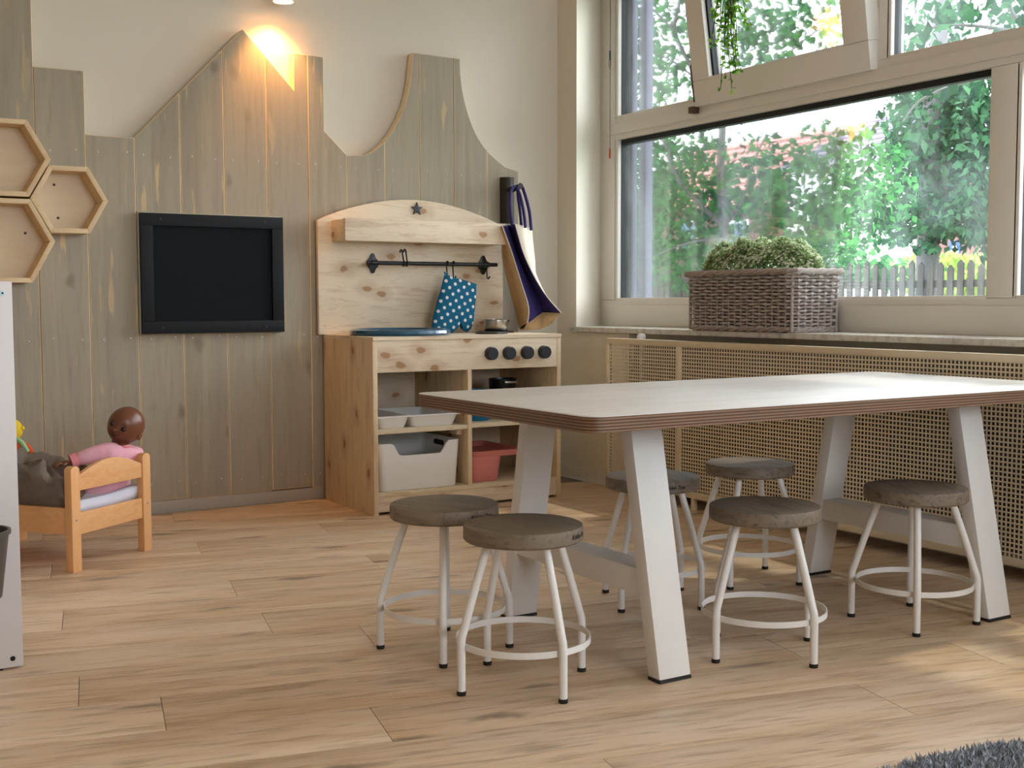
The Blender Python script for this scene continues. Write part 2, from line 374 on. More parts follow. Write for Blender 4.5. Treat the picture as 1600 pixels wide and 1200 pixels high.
# oak boards, laid 12.4 degrees askew to the room, 1.292 x 0.1885 m
th = R(-12.4); ud = Vector((math.cos(th), math.sin(th), 0)); vd = Vector((-math.sin(th), math.cos(th), 0))
PL, PW, PV0 = 1.2925, .1885, 1.775
JO = {-1: .776, 0: 1.396, 1: .469, 2: .106, 4: .568, 5: .37}
def plank_mesh(L, Wd):
    mb = MB().box(0, L-.0010, 0, Wd-.0010, -.011, 0, .0009); return finish(mb, 'plank', 'floor')
full = plank_mesh(PL, PW)
def clipquad(u0, v0):
    c = [ud*(u0+a)+vd*(v0+b) for a, b in ((0, 0), (PL, 0), (PL, PW), (0, PW))]
    ins = [XL <= p.x <= 2.97 and YR <= p.y <= YW for p in c]; return c, ins
for k in range(-26, 15):
    off = JO.get(k, (k*.417) % PL)
    for j in range(-5, 6):
        u0 = off+j*PL; v0 = PV0+k*PW; c, ins = clipquad(u0, v0)
        if all(ins): me = full
        else:
            if max(p.x for p in c) < XL or min(p.x for p in c) > 2.97 or max(p.y for p in c) < YR or min(p.y for p in c) > YW: continue
            poly = [Vector((a, b)) for a, b in ((0, 0), (PL-.0010, 0), (PL-.0010, PW-.0010), (0, PW-.0010))]; org = ud*u0+vd*v0
            for nx, ny, dd in ((1, 0, XL), (-1, 0, -2.97), (0, 1, YR), (0, -1, -YW)):
                f = lambda p: nx*(org+ud*p.x+vd*p.y).x+ny*(org+ud*p.x+vd*p.y).y-dd
                res = []
                for i, p in enumerate(poly):
                    q = poly[(i+1) % len(poly)]; a, b = f(p), f(q)
                    if a >= 0: res.append(p)
                    if a*b < 0: res.append(p+(q-p)*(a/(a-b)))
                poly = res
                if len(poly) < 3: break
            if len(poly) < 3: continue
            me = finish(MB().prism([(p.x, p.y, -.011) for p in poly], (0, 0, .011)), 'plank', 'floor')
        o = link('plank', me, fl, ud*u0+vd*v0); o.rotation_euler = (0, 0, th)
struct('wall_back', MB().box(XL-.1, 3.3, YW, YW+.15, 0, ZC), 'wall')
wr = MB()
wr.box(2.95, 3.2, YR, 4.3, 0, .622).box(XR, 3.2, YR, 4.166, 2.14, ZC).box(XR+.004, 3.19, 4.166, 4.29, 2.142, ZC-.002)
wr.prism([(XR, YW, 0), (XR, 4.167, 0), (3.10, 4.295, 0), (3.2, 4.295, 0), (3.2, YW, 0)], (0, 0, ZC))
wr.box(XR, 2.95, 3.80, 4.167, 0, .622).box(XR, 3.2, YR, -2.3, .622, 2.14)
struct('wall_right', wr, 'wall')
wl = MB().box(XL-.1, XL, YR, YW, 0, ZC); struct('wall_left', wl, 'sidewall')
wb = MB().box(XL-.1, 3.2, YR-.1, YR, 0, .75).box(XL-.1, 3.2, YR-.1, YR, 2.25, ZC).box(XL-.1, .4, YR-.1, YR, .75, 2.25).box(2.6, 3.2, YR-.1, YR, .75, 2.25)
struct('wall_rear', wb, 'sidewall')
struct('ceiling', MB().box(XL-.1, 3.3, YR-.1, YW+.1, ZC, ZC+.1), 'ceil')
b = struct('baseboard_left', MB().box(XL, 1.86, 4.262, YW, 0, .046, .003), 'greytrim'); tag(b, 'low grey skirting under the stained boards')
b = struct('baseboard_right', MB().box(XR-.016, XR, 3.80, 4.30, 0, .052, .003), 'trim'); tag(b, 'white skirting beside the radiator cover')
for i, (x, y) in enumerate(((-1.2, .3), (1.0, .3), (-1.2, 2.2), (1.0, 2.2))):  # unseen glowing panels added overhead to fill the room with warm light
    t = thing('added_fill_light', ('added square fill light panel near the rear left', 'added square fill light panel near the rear right', 'added square fill light panel over the front left', 'added square fill light panel over the play table side')[i], 'added fill light', (x, y, ZC-.04), 'added fill light panels')
    part('frame', MB().box(x-.31, x+.31, y-.31, y+.31, ZC-.03, ZC), 'lampmetal', t); part('diffuser', MB().box(x-.29, x+.29, y-.29, y+.29, ZC-.04, ZC-.03), 'fill_glow', t)

# ------------------------------------------------------------------ window
w1 = thing('window_1', 'large white framed window with one tilted upper sash', 'window', (XF, 4.2, .645), None, 'structure')
ZS, ZG0, ZG1, ZT1, ZTOP = .645, .757, 1.437, 1.530, 2.06
YM1, YM0 = 2.328, 2.228        # mullion
X1 = 3.17
def fr(*a, bev=.004): part('frame_rail', MB().box(*a, bev), 'upvc', w1)
fr(XF, X1, -2.3, 4.30, ZS, ZG0); fr(XF, X1, 4.19, 4.30, ZG0, 2.14); fr(XF, X1, -2.3, 4.19, ZG1, ZT1); fr(XF, X1, -2.3, 4.19, ZTOP, 2.14)
fr(XF, X1, YM0, YM1, ZG0, ZG1); fr(XF, X1, 2.712, 2.79, ZT1, ZTOP); fr(XF, X1, 3.60, 3.68, ZT1, ZTOP); fr(XF, X1, .55, .65, ZG0, ZTOP); fr(XF, X1, -.95, -.85, ZG0, ZTOP); fr(XF, X1, -2.3, -2.2, ZG0, ZTOP)
part('frame_lip', MB().box(XF-.012, XF, -2.3, 4.24, ZG1+.022, ZT1-.028, .003), 'upvc', w1)
part('frame_lip', MB().box(XF-.008, XF, -2.3, 4.24, ZS+.0, ZG0-.022, .003), 'upvc', w1)
def glazing(y0, y1, z0, z1):
    g = MB()
    for a in ((y0, y1, z0, z0+.008), (y0, y1, z1-.02, z1), (y0, y0+.01, z0, z1), (y1-.007, y1, z0, z1)): g.box(3.118, 3.15, a[0], a[1], a[2], a[3])
    part('gasket', g, 'gasket', w1)
    part('glass_pane', MB().box(3.132, 3.136, y0+.002, y1-.002, z0+.002, z1-.002), 'glass', w1)
    part('glazing_bead', MB().box(3.100, 3.12, y0-.001, y1+.001, z0-.006, z0+.008, .002).box(3.100, 3.12, y1-.006, y1+.010, z0, z1, .002), 'upvc', w1)
glazing(YM1, 4.175, ZG0, ZG1); glazing(.65, YM0, ZG0, ZG1); glazing(3.68, 4.175, ZT1, ZTOP); glazing(.65, 2.712, ZT1, ZTOP)
for a, c in ((-.85, .55), (-2.2, -.95)): glazing(a, c, ZG0, ZG1); glazing(a, c, ZT1, ZTOP)
w2 = thing('window_2', 'window in the wall behind the viewer', 'window', (1.5, YR, .75), None, 'structure')
for a in ((.4, 2.6, .75, .83), (.4, 2.6, 2.17, 2.25), (.4, .48, .83, 2.17), (2.52, 2.6, .83, 2.17), (1.46, 1.54, .83, 2.17)): part('frame_rail', MB().box(a[0], a[1], YR-.08, YR-.02, a[2], a[3], .004), 'upvc', w2)
for a in ((.48, 1.46), (1.54, 2.52)): part('glass_pane', MB().box(a[0], a[1], YR-.052, YR-.048, .83, 2.17), 'glass', w2)
# tilted sash, hinged at its foot, leaning 8.4 degrees into the room
sy0, sy1, sz0, sh = 2.758, 3.628, 1.497, .60; tl = R(8.4)
def tiltp(x, y, z):            # sash coordinates: x thickness (room side 0), z up
    return Vector((3.068-z*math.sin(tl)+x*math.cos(tl), y, sz0+z*math.cos(tl)+x*math.sin(tl)))
def tbox(mb, x0, x1, y0, y1, z0, z1, bev=.004):
    return mb.hexa([tiltp(x0, y0, z0), tiltp(x1, y0, z0), tiltp(x1, y1, z0), tiltp(x0, y1, z0)], [tiltp(x0, y0, z1), tiltp(x1, y0, z1), tiltp(x1, y1, z1), tiltp(x0, y1, z1)], bev)
sash = part('tilted_sash', tbox(tbox(tbox(tbox(MB(), 0, .06, sy0, sy1, 0, .095), 0, .06, sy0, sy1, sh-.095, sh), 0, .06, sy0, sy0+.108, .095, sh-.095), 0, .06, sy1-.092, sy1, .095, sh-.095), 'upvc', w1, 'upper sash tilted into the room')
ga = (sy0+.108, sy1-.092, .095, sh-.095)
g = MB()
tbox(g, .02, .045, ga[0], ga[1], ga[2], ga[2]+.007, 0); tbox(g, .02, .045, ga[0], ga[1], ga[3]-.008, ga[3], 0); tbox(g, .02, .045, ga[1]-.012, ga[1], ga[2], ga[3], 0); tbox(g, .02, .045, ga[0], ga[0]+.006, ga[2], ga[3], 0)
part('gasket', g, 'gasket', sash); part('glass_pane', tbox(MB(), .03, .034, ga[0], ga[1], ga[2], ga[3], 0), 'glass', sash)
part('glazing_bead', tbox(tbox(MB(), -.001, .018, ga[0], ga[1], ga[2]-.003, ga[2]+.006, .001), -.001, .018, ga[1]-.004, ga[1]+.008, ga[2], ga[3], .001), 'upvc', sash)
part('hinge', MB().box(3.055, 3.10, 3.628, 3.655, 1.475, 1.50, .002).tube([tiltp(.005, 3.634, .02), tiltp(.005, 3.634, .16)], .005), 'brownmetal', w1, 'brown stay hinge')
# outside the glass: side guide and lilac-grey jamb
struct('trim_1', MB().box(3.172, 3.202, 4.165, 4.29, .5, 2.3, .003), 'jamb', None, 'lilac-grey outer jamb seen through the glass')
pg0 = onX(1003, 300, 3.36); pg1 = onX(1014, 300, 3.36)
struct('trim_2', MB().box(3.34, 3.38, pg1.y, pg0.y, .3, 2.5, .003), 'jamb', None, 'slim grey guide post outside the window')
sl = struct('trim_3', MB().box(2.865, XF+.02, -2.3, 4.175, .624, .645, .004).box(2.865, 2.9, 4.16, 4.19, .624, .645, .004), 'sill', None, 'mottled stone window sill')
# pull cord beside the window
c0 = onX(953, 0, 3.08); c1 = onX(953, 232, 3.08)
t = thing('pull_cord', 'thin dark pull cord with orange toggle beside the window', 'cord', (c1.x, c1.y, c1.z))
part('cord', MB().tube([(c0.x, c1.y, 2.1), (c1.x, c1.y, c1.z)], .0013, 6), 'cord', t)
c2 = onX(951, 247, 3.08); part('toggle', MB().lathe([(0, c2.z-.003), (.004, c2.z-.002), (.0046, c2.z+.01), (.0032, c1.z), (0, c1.z+.002)], (c1.x, c1.y, 0), 12), 'orangeplastic', t, 'orange toggle')
c3 = onX(956, 86, 3.08); part('cord_joiner', MB().lathe([(0, -.022), (.004, -.02), (.004, .02), (0, .022)], (c1.x-.001, c1.y, c3.z), 10), 'greenplastic', t)
loopc = []
for k in range(13): a = 2*math.pi*k/12; loopc.append((c1.x-.002, c1.y+.006*math.sin(a), c3.z-.035+.022*math.cos(a)))
part('cord_loop', MB().tube(loopc, .0011, 5), 'cord', t)

# ------------------------------------------------------------------ radiator and its perforated cover
rad = thing('radiator', 'panel radiator coloured dark for the shade behind the perforated cover', 'radiator', (2.86, 2.5, .08))
part('panel', MB().box(2.845, 2.875, -.2, 3.72, .06, .59, .006), 'radiator', rad)
part('panel_rib', (lambda mb: [mb.box(2.838, 2.848, y, y+.03, .13, .52, .003) for y in [0.25+.055*i for i in range(62)]] and mb)(MB()), 'radiator', rad)
part('foot', MB().box(2.85, 2.87, 3.4, 3.43, 0, .11), 'radiator', rad); part('foot', MB().box(2.85, 2.87, 1.0, 1.03, 0, .11), 'radiator', rad)
vz = onX(1002, 524, 2.84); part('valve_knob', MB().lathe([(0, 0), (.016, .002), (.018, .012), (.014, .022), (0, .024)], (2.84, vz.y, .603), 16).tube([(2.84, vz.y, .3), (2.84, vz.y, .605)], .008), 'white_plastic', rad, 'white valve knob')
cv = thing('radiator_cover', 'cream perforated metal radiator cover below the window sill', 'radiator cover', (2.80, 2.6, .04))
XC, ZC0, ZC1, PIT, HO = 2.80, .042, .607, .0134, .0088
def perf(y0, y1, z0, z1):
    mb = MB(); bm = mb.bm; ny = int((y1-y0)/PIT); nz = int((z1-z0)/PIT); oy = y0+(y1-y0-ny*PIT)/2; oz = z0+(z1-z0-nz*PIT)/2
    def quad(p): bm.faces.new([bm.verts.new(q) for q in p])
    x = XC; xb = XC+.0012; e = (PIT-HO)/2
    # continuous strips between the rows and columns of square holes, front face, plus the hole walls
    rows = [oz+i*PIT for i in range(nz+1)]; cols = [oy+i*PIT for i in range(ny+1)]
    for i in range(nz+1):
        a = z0 if i == 0 else rows[i]-e; c = z1 if i == nz else rows[i]+e
        quad([(x, y1, a), (x, y0, a), (x, y0, c), (x, y1, c)]); quad([(xb, y0, c), (xb, y1, c), (xb, y1, a), (xb, y0, a)])
    for i in range(nz):
        zb, zt = rows[i]+e, rows[i]+PIT-e
        for j in range(ny+1):
            a = y0 if j == 0 else cols[j]-e; c = y1 if j == ny else cols[j]+e
            quad([(x, c, zb), (x, a, zb), (x, a, zt), (x, c, zt)])
            if j < ny: quad([(x, c, zb), (x, c, zt), (xb, c, zt), (xb, c, zb)])
            if j > 0: quad([(x, a, zt), (x, a, zb), (xb, a, zb), (xb, a, zt)])
    return mb
yl, ys = 3.832, 3.393
for a, c in ((ys+.012, yl-.004), (1.52, ys-.012), (-.30, 1.496), (-2.2, -.324)): part('mesh_panel', perf(a, c, ZC0+.02, ZC1-.02), 'cover', cv, None)
part('top_rail', MB().box(XC-.004, XC+.018, -2.2, yl, ZC1-.022, ZC1, .004), 'cover', cv); part('bottom_rail', MB().box(XC-.004, XC+.012, -2.2, yl, ZC0, ZC0+.022, .003), 'cover', cv)
for y in (yl-.004, ys, 1.508, -.312): part('stile', MB().box(XC-.003, XC+.012, y-.012, y+.012 if y < yl-.01 else yl, ZC0+.02, ZC1-.02, .002), 'cover', cv)
for y in (yl-.008, 1.508): part('bracket', MB().box(XC, 2.95, y-.002, y+.002, .3, .33), 'cover', cv)
for y in (3.30, .5): part('foot', MB().box(XC+.002, XC+.014, y, y+.02, 0, ZC0), 'cover', cv)

# ------------------------------------------------------------------ stained boards cut to a skyline of gables and a mill
pn = thing('skyline_panelling', 'grey-green stained upright boards cut into a row of gables', 'panelling', (1.4, YB, .046))
OUT = [(-.30, 1.95), (.770, 1.95), (.770, 1.529), (.931, 1.530), (.931, 1.318), (1.094, 1.318), (1.488, 1.732), (1.678, 1.534), (1.678, 1.669), (1.797, 1.664), (1.797, 1.392), (1.889, 1.306)]
arcL = [(1.961, 1.310), (2.005, 1.332), (2.043, 1.364), (2.080, 1.408), (2.113, 1.464), (2.136, 1.515), (2.152, 1.566), (2.163, 1.625), (2.171, 1.691), (2.175, 1.721)]
arcR = [(2.382, 1.718), (2.384, 1.659), (2.392, 1.60), (2.404, 1.548), (2.421, 1.496), (2.442, 1.449), (2.465, 1.410), (2.493, 1.376), (2.525, 1.348), (2.562, 1.322), (2.593, 1.303), (2.658, 1.287)]
OUT += arcL+arcR
SEAMS = [-.02, .138, .296, .454, .612, .770, .931, 1.094, 1.253, 1.411, 1.572, 1.731, 1.889, 2.046, 2.200, 2.353, 2.507, 2.658]
def profile(x0, x1):
    pts = []
    for (ax, az), (bx, bz) in zip(OUT, OUT[1:]):
        if bx < x0-1e-6 or ax > x1+1e-6: continue
        if abs(bx-ax) < 1e-6:
            if x0+1e-6 < ax < x1-1e-6: pts += [(ax, az), (bx, bz)]
            continue
        f = lambda x: az+(bz-az)*(x-ax)/(bx-ax); a, b = max(ax, x0), min(bx, x1)
        if b-a > 1e-6: pts += [(a, f(a)), (b, f(b))]
    o = []
    for p in pts:
        if not o or (abs(p[0]-o[-1][0])+abs(p[1]-o[-1][1])) > 2e-4: o.append(p)
    return o
nailme = finish(MB().lathe([(0, -.0025), (.0022, -.0022), (.0032, -.0004), (.0032, .002)], (0, 0, 0), 8, Vector((0, 1, 0))), 'nail', 'nail')
for x0, x1 in zip(SEAMS, SEAMS[1:]):
    a, c = x0+.0008, x1-.0008; z0 = .047+random.uniform(-.002, .003); yf = YB+random.uniform(0, .0035)
    pr = profile(a, c); pts = [(a, z0)]+[p for p in pr]+[(c, z0)]
    mb = MB(); bm = mb.bm; F = [bm.verts.new((x, yf, z)) for x, z in pts]; B = [bm.verts.new((x, 4.302, z)) for x, z in pts]
    ff = bm.faces.new(F); bm.faces.new(B[::-1]); n = len(F)
    for i in range(n): bm.faces.new((F[i], B[i], B[(i+1) % n], F[(i+1) % n])).material_index = 1
    bmesh.ops.recalc_face_normals(bm, faces=bm.faces)
    ed = [e for e in ff.edges]; nf = set(bm.faces)
    r_ = bmesh.ops.bevel(bm, geom=ed, offset=.0024, segments=1, affect='EDGES', clamp_overlap=True)
    for f in r_['faces']: f.material_index = 1
    bo = part('board', mb, ['board', 'rawpine'], pn)
    top = min(z for _, z in pr)
    for zz in (.105, .625, 1.262):
        for q in (.22, .8):
            x = a+(c-a)*q
            if zz < top-.03 and x > .4:
                o = link('nail', nailme, bo, Vector((x+random.uniform(-.008, .008), yf, zz+random.uniform(-.006, .006)))-WO[bo])

# ------------------------------------------------------------------ chalkboard
t = thing('chalkboard', 'black framed chalkboard screwed to the stained boards', 'chalkboard', (1.356, 4.235, .641))
cx0, cx1, cz0, cz1 = 1.097, 1.615, .641, 1.060
part('backing', MB().box(cx0-.004, cx1-.004, 4.240, YB, cz0-.002, cz1+.004, .002), 'boardedge', t, 'pale green painted edge')
part('slate', MB().box(cx0+.03, cx1-.03, 4.234, 4.241, cz0+.03, cz1-.03), 'chalk', t)
fw = .043
for a in ((cx0, cx1, cz1-fw, cz1), (cx0, cx1, cz0, cz0+fw), (cx0, cx0+fw, cz0+fw, cz1-fw), (cx1-fw, cx1, cz0+fw, cz1-fw)): part('frame_rail', MB().box(a[0], a[1], 4.222, 4.241, a[2], a[3], .0015), 'black', t)
for x in (cx0+.07, cx1-.07):
    for z in (cz0+.02, cz1-.02): part('screw', MB().lathe([(0, -.001), (.003, -.0008), (.0045, .002)], (x, 4.2215, z), 10, Vector((0, 1, 0))), 'blackmetal', t)

# ------------------------------------------------------------------ hexagon shelves
def hexshelf(cx, cz, w, h, label, holes):
    t = thing('hexagon_shelf', label, 'shelf', (cx, 4.2, cz), 'hexagon wall shelves'); Y0, Y1 = 4.15, 4.254
    P = [(-w/4, h/2), (w/4, h/2), (w/2, 0), (w/4, -h/2), (-w/4, -h/2), (-w/2, 0)]; k = 1-.016/(h/2)
    for i in range(6):
        (ax, az), (bx, bz) = P[i], P[(i+1) % 6]; g = .9985
        o4 = [(cx+ax*g, cz+az*g), (cx+bx*g, cz+bz*g), (cx+bx*k, cz+bz*k), (cx+ax*k, cz+az*k)]
        part('side_panel', MB().hexa([Vector((x, Y0, z)) for x, z in o4], [Vector((x, Y1, z)) for x, z in o4], .0012), 'hexedge', t)
    part('back_panel', MB().prism([(cx+x*k, Y1-.009, cz+z*k) for x, z in P], (0, .007, 0)), 'hexply', t)
    for x, z in holes: part('screw', MB().lathe([(0, -.0005), (.004, 0), (.005, .001)], (cx+x, Y1-.0098, cz+z), 10, Vector((0, 1, 0))), 'brownmetal', t)
hexshelf(.852, 1.088, .246, .219, 'pale plywood hexagon shelf, rightmost and smallest of the three', [(-.03, .055), (-.02, -.055)])
hexshelf(.657, 1.215, .278, .246, 'pale plywood hexagon shelf at the top of the cluster', [])
hexshelf(.657, .950, .292, .270, 'pale plywood hexagon shelf at the bottom of the cluster', [(.07, .03)])

# ------------------------------------------------------------------ wall spotlight
lx, ly, lz = 1.615, 4.185, 1.829
t = thing('spot_lamp', 'white downlight glowing warm above the gable', 'lamp', (lx, ly, lz))
part('lamp_shade', MB().lathe([(.036, 0), (.039, .002), (.039, .13), (.03, .14), (0, .14)], (lx, ly, lz), 28).lathe([(.036, 0), (.034, .03), (0, .03)], (lx, ly, lz), 28), 'lampmetal', t)
part('bulb', MB().lathe([(0, -.001+.006), (.033, .006), (.033, .010)], (lx, ly, lz), 24), 'bulb', t)
part('arm', MB().tube([(lx, ly+.03, lz+.09), (lx, YW, lz+.09)], .008).lathe([(0, 0), (.03, 0), (.03, .012), (0, .012)], (lx, YW, lz+.09), 20, Vector((0, -1, 0))), 'lampmetal', t)
sp = lamp('spot_lamp_light', 'SPOT', (lx, ly+.01, lz-.004), 12, (1, .44, .12), spot_size=R(84), spot_blend=.85, shadow_soft_size=.02)
sp.rotation_euler = Vector((.05, -.42, 1)).to_track_quat('Z', 'Y').to_euler()

# ------------------------------------------------------------------ play kitchen
KX0, KX1, KY0, KY1, KZ = 1.776, 2.564, 3.806, 4.243, .628
kt = thing('play_kitchen', 'pine plywood play kitchen with arched back and black knobs', 'play kitchen', ((KX0+KX1)/2, 4.02, 0))
part('side_panel', MB().box(KX0, KX0+.018, KY0, KY1, 0, .617, .0012), 'pine_v', kt); part('side_panel', MB().box(KX1-.018, KX1, KY0, KY1, 0, .617, .0012), 'pine_v', kt)
part('divider', MB().box(2.155, 2.172, KY0, KY1-.012, .08, .504, .001), 'pine_v', kt)
sk = (1.985, 4.012, .172)
ct = MB(); bm = ct.bm
oc = [bm.verts.new(p) for p in ((KX0-.0, KY0-.004, KZ), (KX1, KY0-.004, KZ), (KX1, KY1, KZ), (KX0, KY1, KZ))]
ic = [bm.verts.new((sk[0]+.165*math.cos(2*math.pi*i/40), sk[1]+.165*math.sin(2*math.pi*i/40), KZ)) for i in range(40)]
ed = [bm.edges.new((oc[i], oc[(i+1) % 4])) for i in range(4)]+[bm.edges.new((ic[i], ic[(i+1) % 40])) for i in range(40)]
bmesh.ops.triangle_fill(bm, edges=ed, use_beauty=True)
ex = bmesh.ops.extrude_face_region(bm, geom=list(bm.faces)); bmesh.ops.translate(bm, verts=[v for v in ex['geom'] if isinstance(v, bmesh.types.BMVert)], vec=(0, 0, -.012)); bmesh.ops.recalc_face_normals(bm, faces=bm.faces)
part('countertop', ct, 'pine', kt)
part('front_panel', MB().box(KX0+.018, KX1-.018, KY0+.001, KY0+.018, .503, .616, .001), 'pine', kt)
part('shelf', MB().box(KX0+.018, 2.155, KY0+.002, KY1-.012, .286, .302, .001), 'pine_edge', kt); part('shelf', MB().box(2.172, KX1-.018, KY0+.002, KY1-.012, .289, .305, .001), 'pine_edge', kt)
part('bottom_shelf', MB().box(KX0+.018, KX1-.018, KY0+.002, KY1-.012, .064, .080, .001), 'pine_edge', kt)
part('plinth', MB().box(KX0+.018, KX1-.018, KY0+.006, KY0+.024, .010, .064, .001), 'pine', kt)
part('cabinet_back', MB().box(KX0+.018, KX1-.018, KY1-.012, KY1, .03, .616), 'pine', kt)
part('shelf_batten', MB().box(2.137, 2.155, KY0+.05, KY1-.02, .262, .286, .001), 'pine', kt)
bp = [(1.752, .6285), (2.560, .6285), (2.560, 1.055)]
for i in range(1, 24):
    s = i/24; bp.append((2.560-(2.560-1.752)*s, 1.055+.092*math.sin(math.pi*s)**.85))
bp.append((1.752, 1.055))
part('back_panel', MB().prism([(x, 4.225, z) for x, z in bp], (0, .018, 0), .001), 'pine', kt)
part('hood_front', MB().box(1.808, 2.502, 4.100, 4.118, .976, 1.058, .0012), 'pine', kt)
part('hood_end', MB().box(1.808, 1.826, 4.118, 4.225, .978, 1.056, .001), 'pine', kt); part('hood_end', MB().box(2.484, 2.502, 4.118, 4.225, .978, 1.056, .001), 'pine', kt)
part('hood_base', MB().box(1.826, 2.484, 4.118, 4.225, .978, .990), 'pine', kt)
st = []
for i in range(10):
    a = math.pi/2+i*math.pi/5; rr = .027 if i % 2 == 0 else .0115; st.append((2.166+rr*math.cos(a), 4.225, 1.112+rr*math.sin(a)))
part('star', MB().prism(st, (0, -.006, 0), .0006), 'blackmetal', kt, 'small black star')
for x in (2.251, 2.328, 2.407, 2.484): part('knob', MB().lathe([(0, .024), (.021, .024), (.0235, .0215), (.0245, .004), (.0245, 0)], (x, KY0+.001, .560), 28, Vector((0, -1, 0)), True), 'knob', kt)
# sink
sx, sy_, sr = sk
part('sink_basin', MB().lathe([(sr+.010, 0), (sr+.016, .008), (sr+.014, .018), (sr+.004, .0235), (sr-.008, .023), (sr-.018, .012), (sr-.024, -.02), (sr-.05, -.07), (.03, -.08), (0, -.08)], (sx, sy_, KZ+.0005), 48), 'blue_enamel', kt, 'dark blue enamel sink basin')
part('drain', MB().lathe([(0, .003), (.02, .003), (.022, 0)], (sx, sy_, KZ-.0795), 20), 'steel', kt)
for (x, y, rr) in ((2.452, 4.10, .072), (2.335, 3.94, .062)): part('hotplate', MB().lathe([(0, .006), (rr-.004, .006), (rr, .003), (rr, 0)], (x, y, KZ+.0003), 36), 'blackmetal', kt, 'black round hotplate')
# rail
rz, ry = .898, 4.168
part('rail', MB().tube([(1.925, ry, rz), (2.497, ry, rz)], .0078, 14), 'blackmetal', kt, 'black utensil rail')
for x in (1.952, 2.443):
    fl_ = MB(); q = []
    for i in range(28): a = 2*math.pi*i/28; rr = .023+.008*abs(math.cos(a*2))**1.5; q.append((x+.022+rr*.8*math.cos(a), 4.225, rz+rr*1.25*math.sin(a)))
    fl_.prism(q, (0, -.006, 0), .0008); fl_.tube([(x+.02, 4.22, rz), (x+.006, ry, rz)], .006); fl_.tube([(x-.01, ry, rz), (x+.016, ry, rz)], .0105, 16)
    part('rail_bracket', fl_, 'blackmetal', kt)

# things on and in the kitchen
def s_hook(x, tilt, label):
    t = thing('hook', label, 'hook', (x, ry, rz)); pts = []
    for k in range(11): a = R(200-k*26); pts.append((0, .0105*math.cos(a), .0105*math.sin(a)+.0))
    pts += [(0, .004, -.022), (0, .002, -.04)]
    for k in range(7): a = R(0-k*30); pts.append((0, -.008+.010*math.cos(a), -.046+.010*math.sin(a)))
    rt = Matrix.Rotation(tilt, 3, 'X') if abs(tilt) < 1 else Matrix.Rotation(tilt, 3, 'X')
    o = part('hook_wire', MB().tube([Vector((x, ry, rz))+rt @ Vector(p) for p in pts], .0030, 8), 'blackmetal', t); return t
s_hook(2.078, R(168), 'black S hook flipped up on the rail, left one of the pair'); s_hook(2.092, R(172), 'black S hook flipped up on the rail, right one of the pair')
s_hook(2.270, 0, 'black S hook on the rail holding the oven mitt'); s_hook(2.298, 0, 'empty black S hook just right of the oven mitt loop'); s_hook(2.452, 0, 'empty black S hook at the right rail bracket')
MT = [(694, 430), (712, 434), (730, 439), (745, 444), (744, 462), (742, 484), (740, 503), (736, 514), (730, 519), (723, 517), (720, 509), (718, 506), (715, 513), (707, 520), (692, 521), (679, 519), (674, 510), (677, 492), (683, 470), (689, 450)]
ym = 4.140; mo = [onY(x, y, ym) for x, y in MT]; cc = sum(mo, Vector())/len(mo)
mb = MB(); rows = []
for dy, s in ((-.002, .0), (-.014, .45), (-.012, .8), (-.006, .96), (0, 1.0), (.006, .96), (.012, .8), (.014, .45), (.002, 0)):
    rows.append([cc+(p-cc)*s+Vector((0, dy, 0)) if s else cc+(p-cc)*.02+Vector((0, -.016 if dy < 0 else .016, 0)) for p in mo])
mb.grid(rows, True, True)
t = thing('oven_mitt', 'blue oven mitt with white dots hanging from the rail', 'oven mitt', cc)
part('mitt_body', mb, 'mitt', t)
p0 = onY(697, 431, ym); part('hanging_loop', MB().tube(bez([p0, p0+Vector((-.004, .006, .014)), Vector((2.268, ry-.01, rz-.05)), p0+Vector((.008, .006, .012)), p0+Vector((.006, 0, 0))], 5), .003, 6), 'blue_plastic', t)
t = thing('cooking_pan', 'small steel pan standing on the rear hotplate', 'pan', (2.452, 4.10, KZ+.007))
part('pan_body', MB().lathe([(0, .004), (.044, .004), (.047, .008), (.047, .044), (.049, .046), (.0455, .046), (.0445, .010), (0, .008)], (2.452, 4.10, KZ+.007), 36), 'steel', t)
part('pan_base', MB().lathe([(0, 0), (.047, 0), (.048, .004), (0, .005)], (2.452, 4.10, KZ+.007), 32), 'blackmetal', t, 'black base plate')
part('pan_handle', MB().tube([(2.49, 4.12, KZ+.04), (2.54, 4.15, KZ+.045)], .005), 'blackmetal', t)
def trough(mb, x0, x1, y0, y1, z0, z1, ins, th_=.004, rad=.02):
    def ring(x0, x1, y0, y1, z, r):
        o = []
        for cx, cy, a0 in ((x1-r, y1-r, 0), (x0+r, y1-r, 90), (x0+r, y0+r, 180), (x1-r, y0+r, 270)):
            for k in range(5): a = R(a0+k*22.5); o.append(Vector((cx+r*math.cos(a), cy+r*math.sin(a), z)))
        return o
    bt = ring(x0+ins, x1-ins, y0+ins, y1-ins, z0, rad*.8); b1 = ring(x0+ins*.75, x1-ins*.75, y0+ins*.75, y1-ins*.75, z0+.006, rad)
    tp = ring(x0, x1, y0, y1, z1, rad); it = ring(x0+th_, x1-th_, y0+th_, y1-th_, z1, rad*.8); ib = ring(x0+ins+th_, x1-ins-th_, y0+ins+th_, y1-ins-th_, z0+.005, rad*.7)
    mb.grid([bt, b1, tp, it, ib], False, True); bm = mb.bm; bm.verts.ensure_lookup_table(); n = len(bm.verts)
    bm.faces.new(bm.verts[n-100:n-80][::-1]); bm.faces.new(bm.verts[n-20:n]); return mb
t = thing('cutlery_tray', 'white plastic tray with two troughs on the upper left shelf', 'tray', (1.96, 3.97, .302))
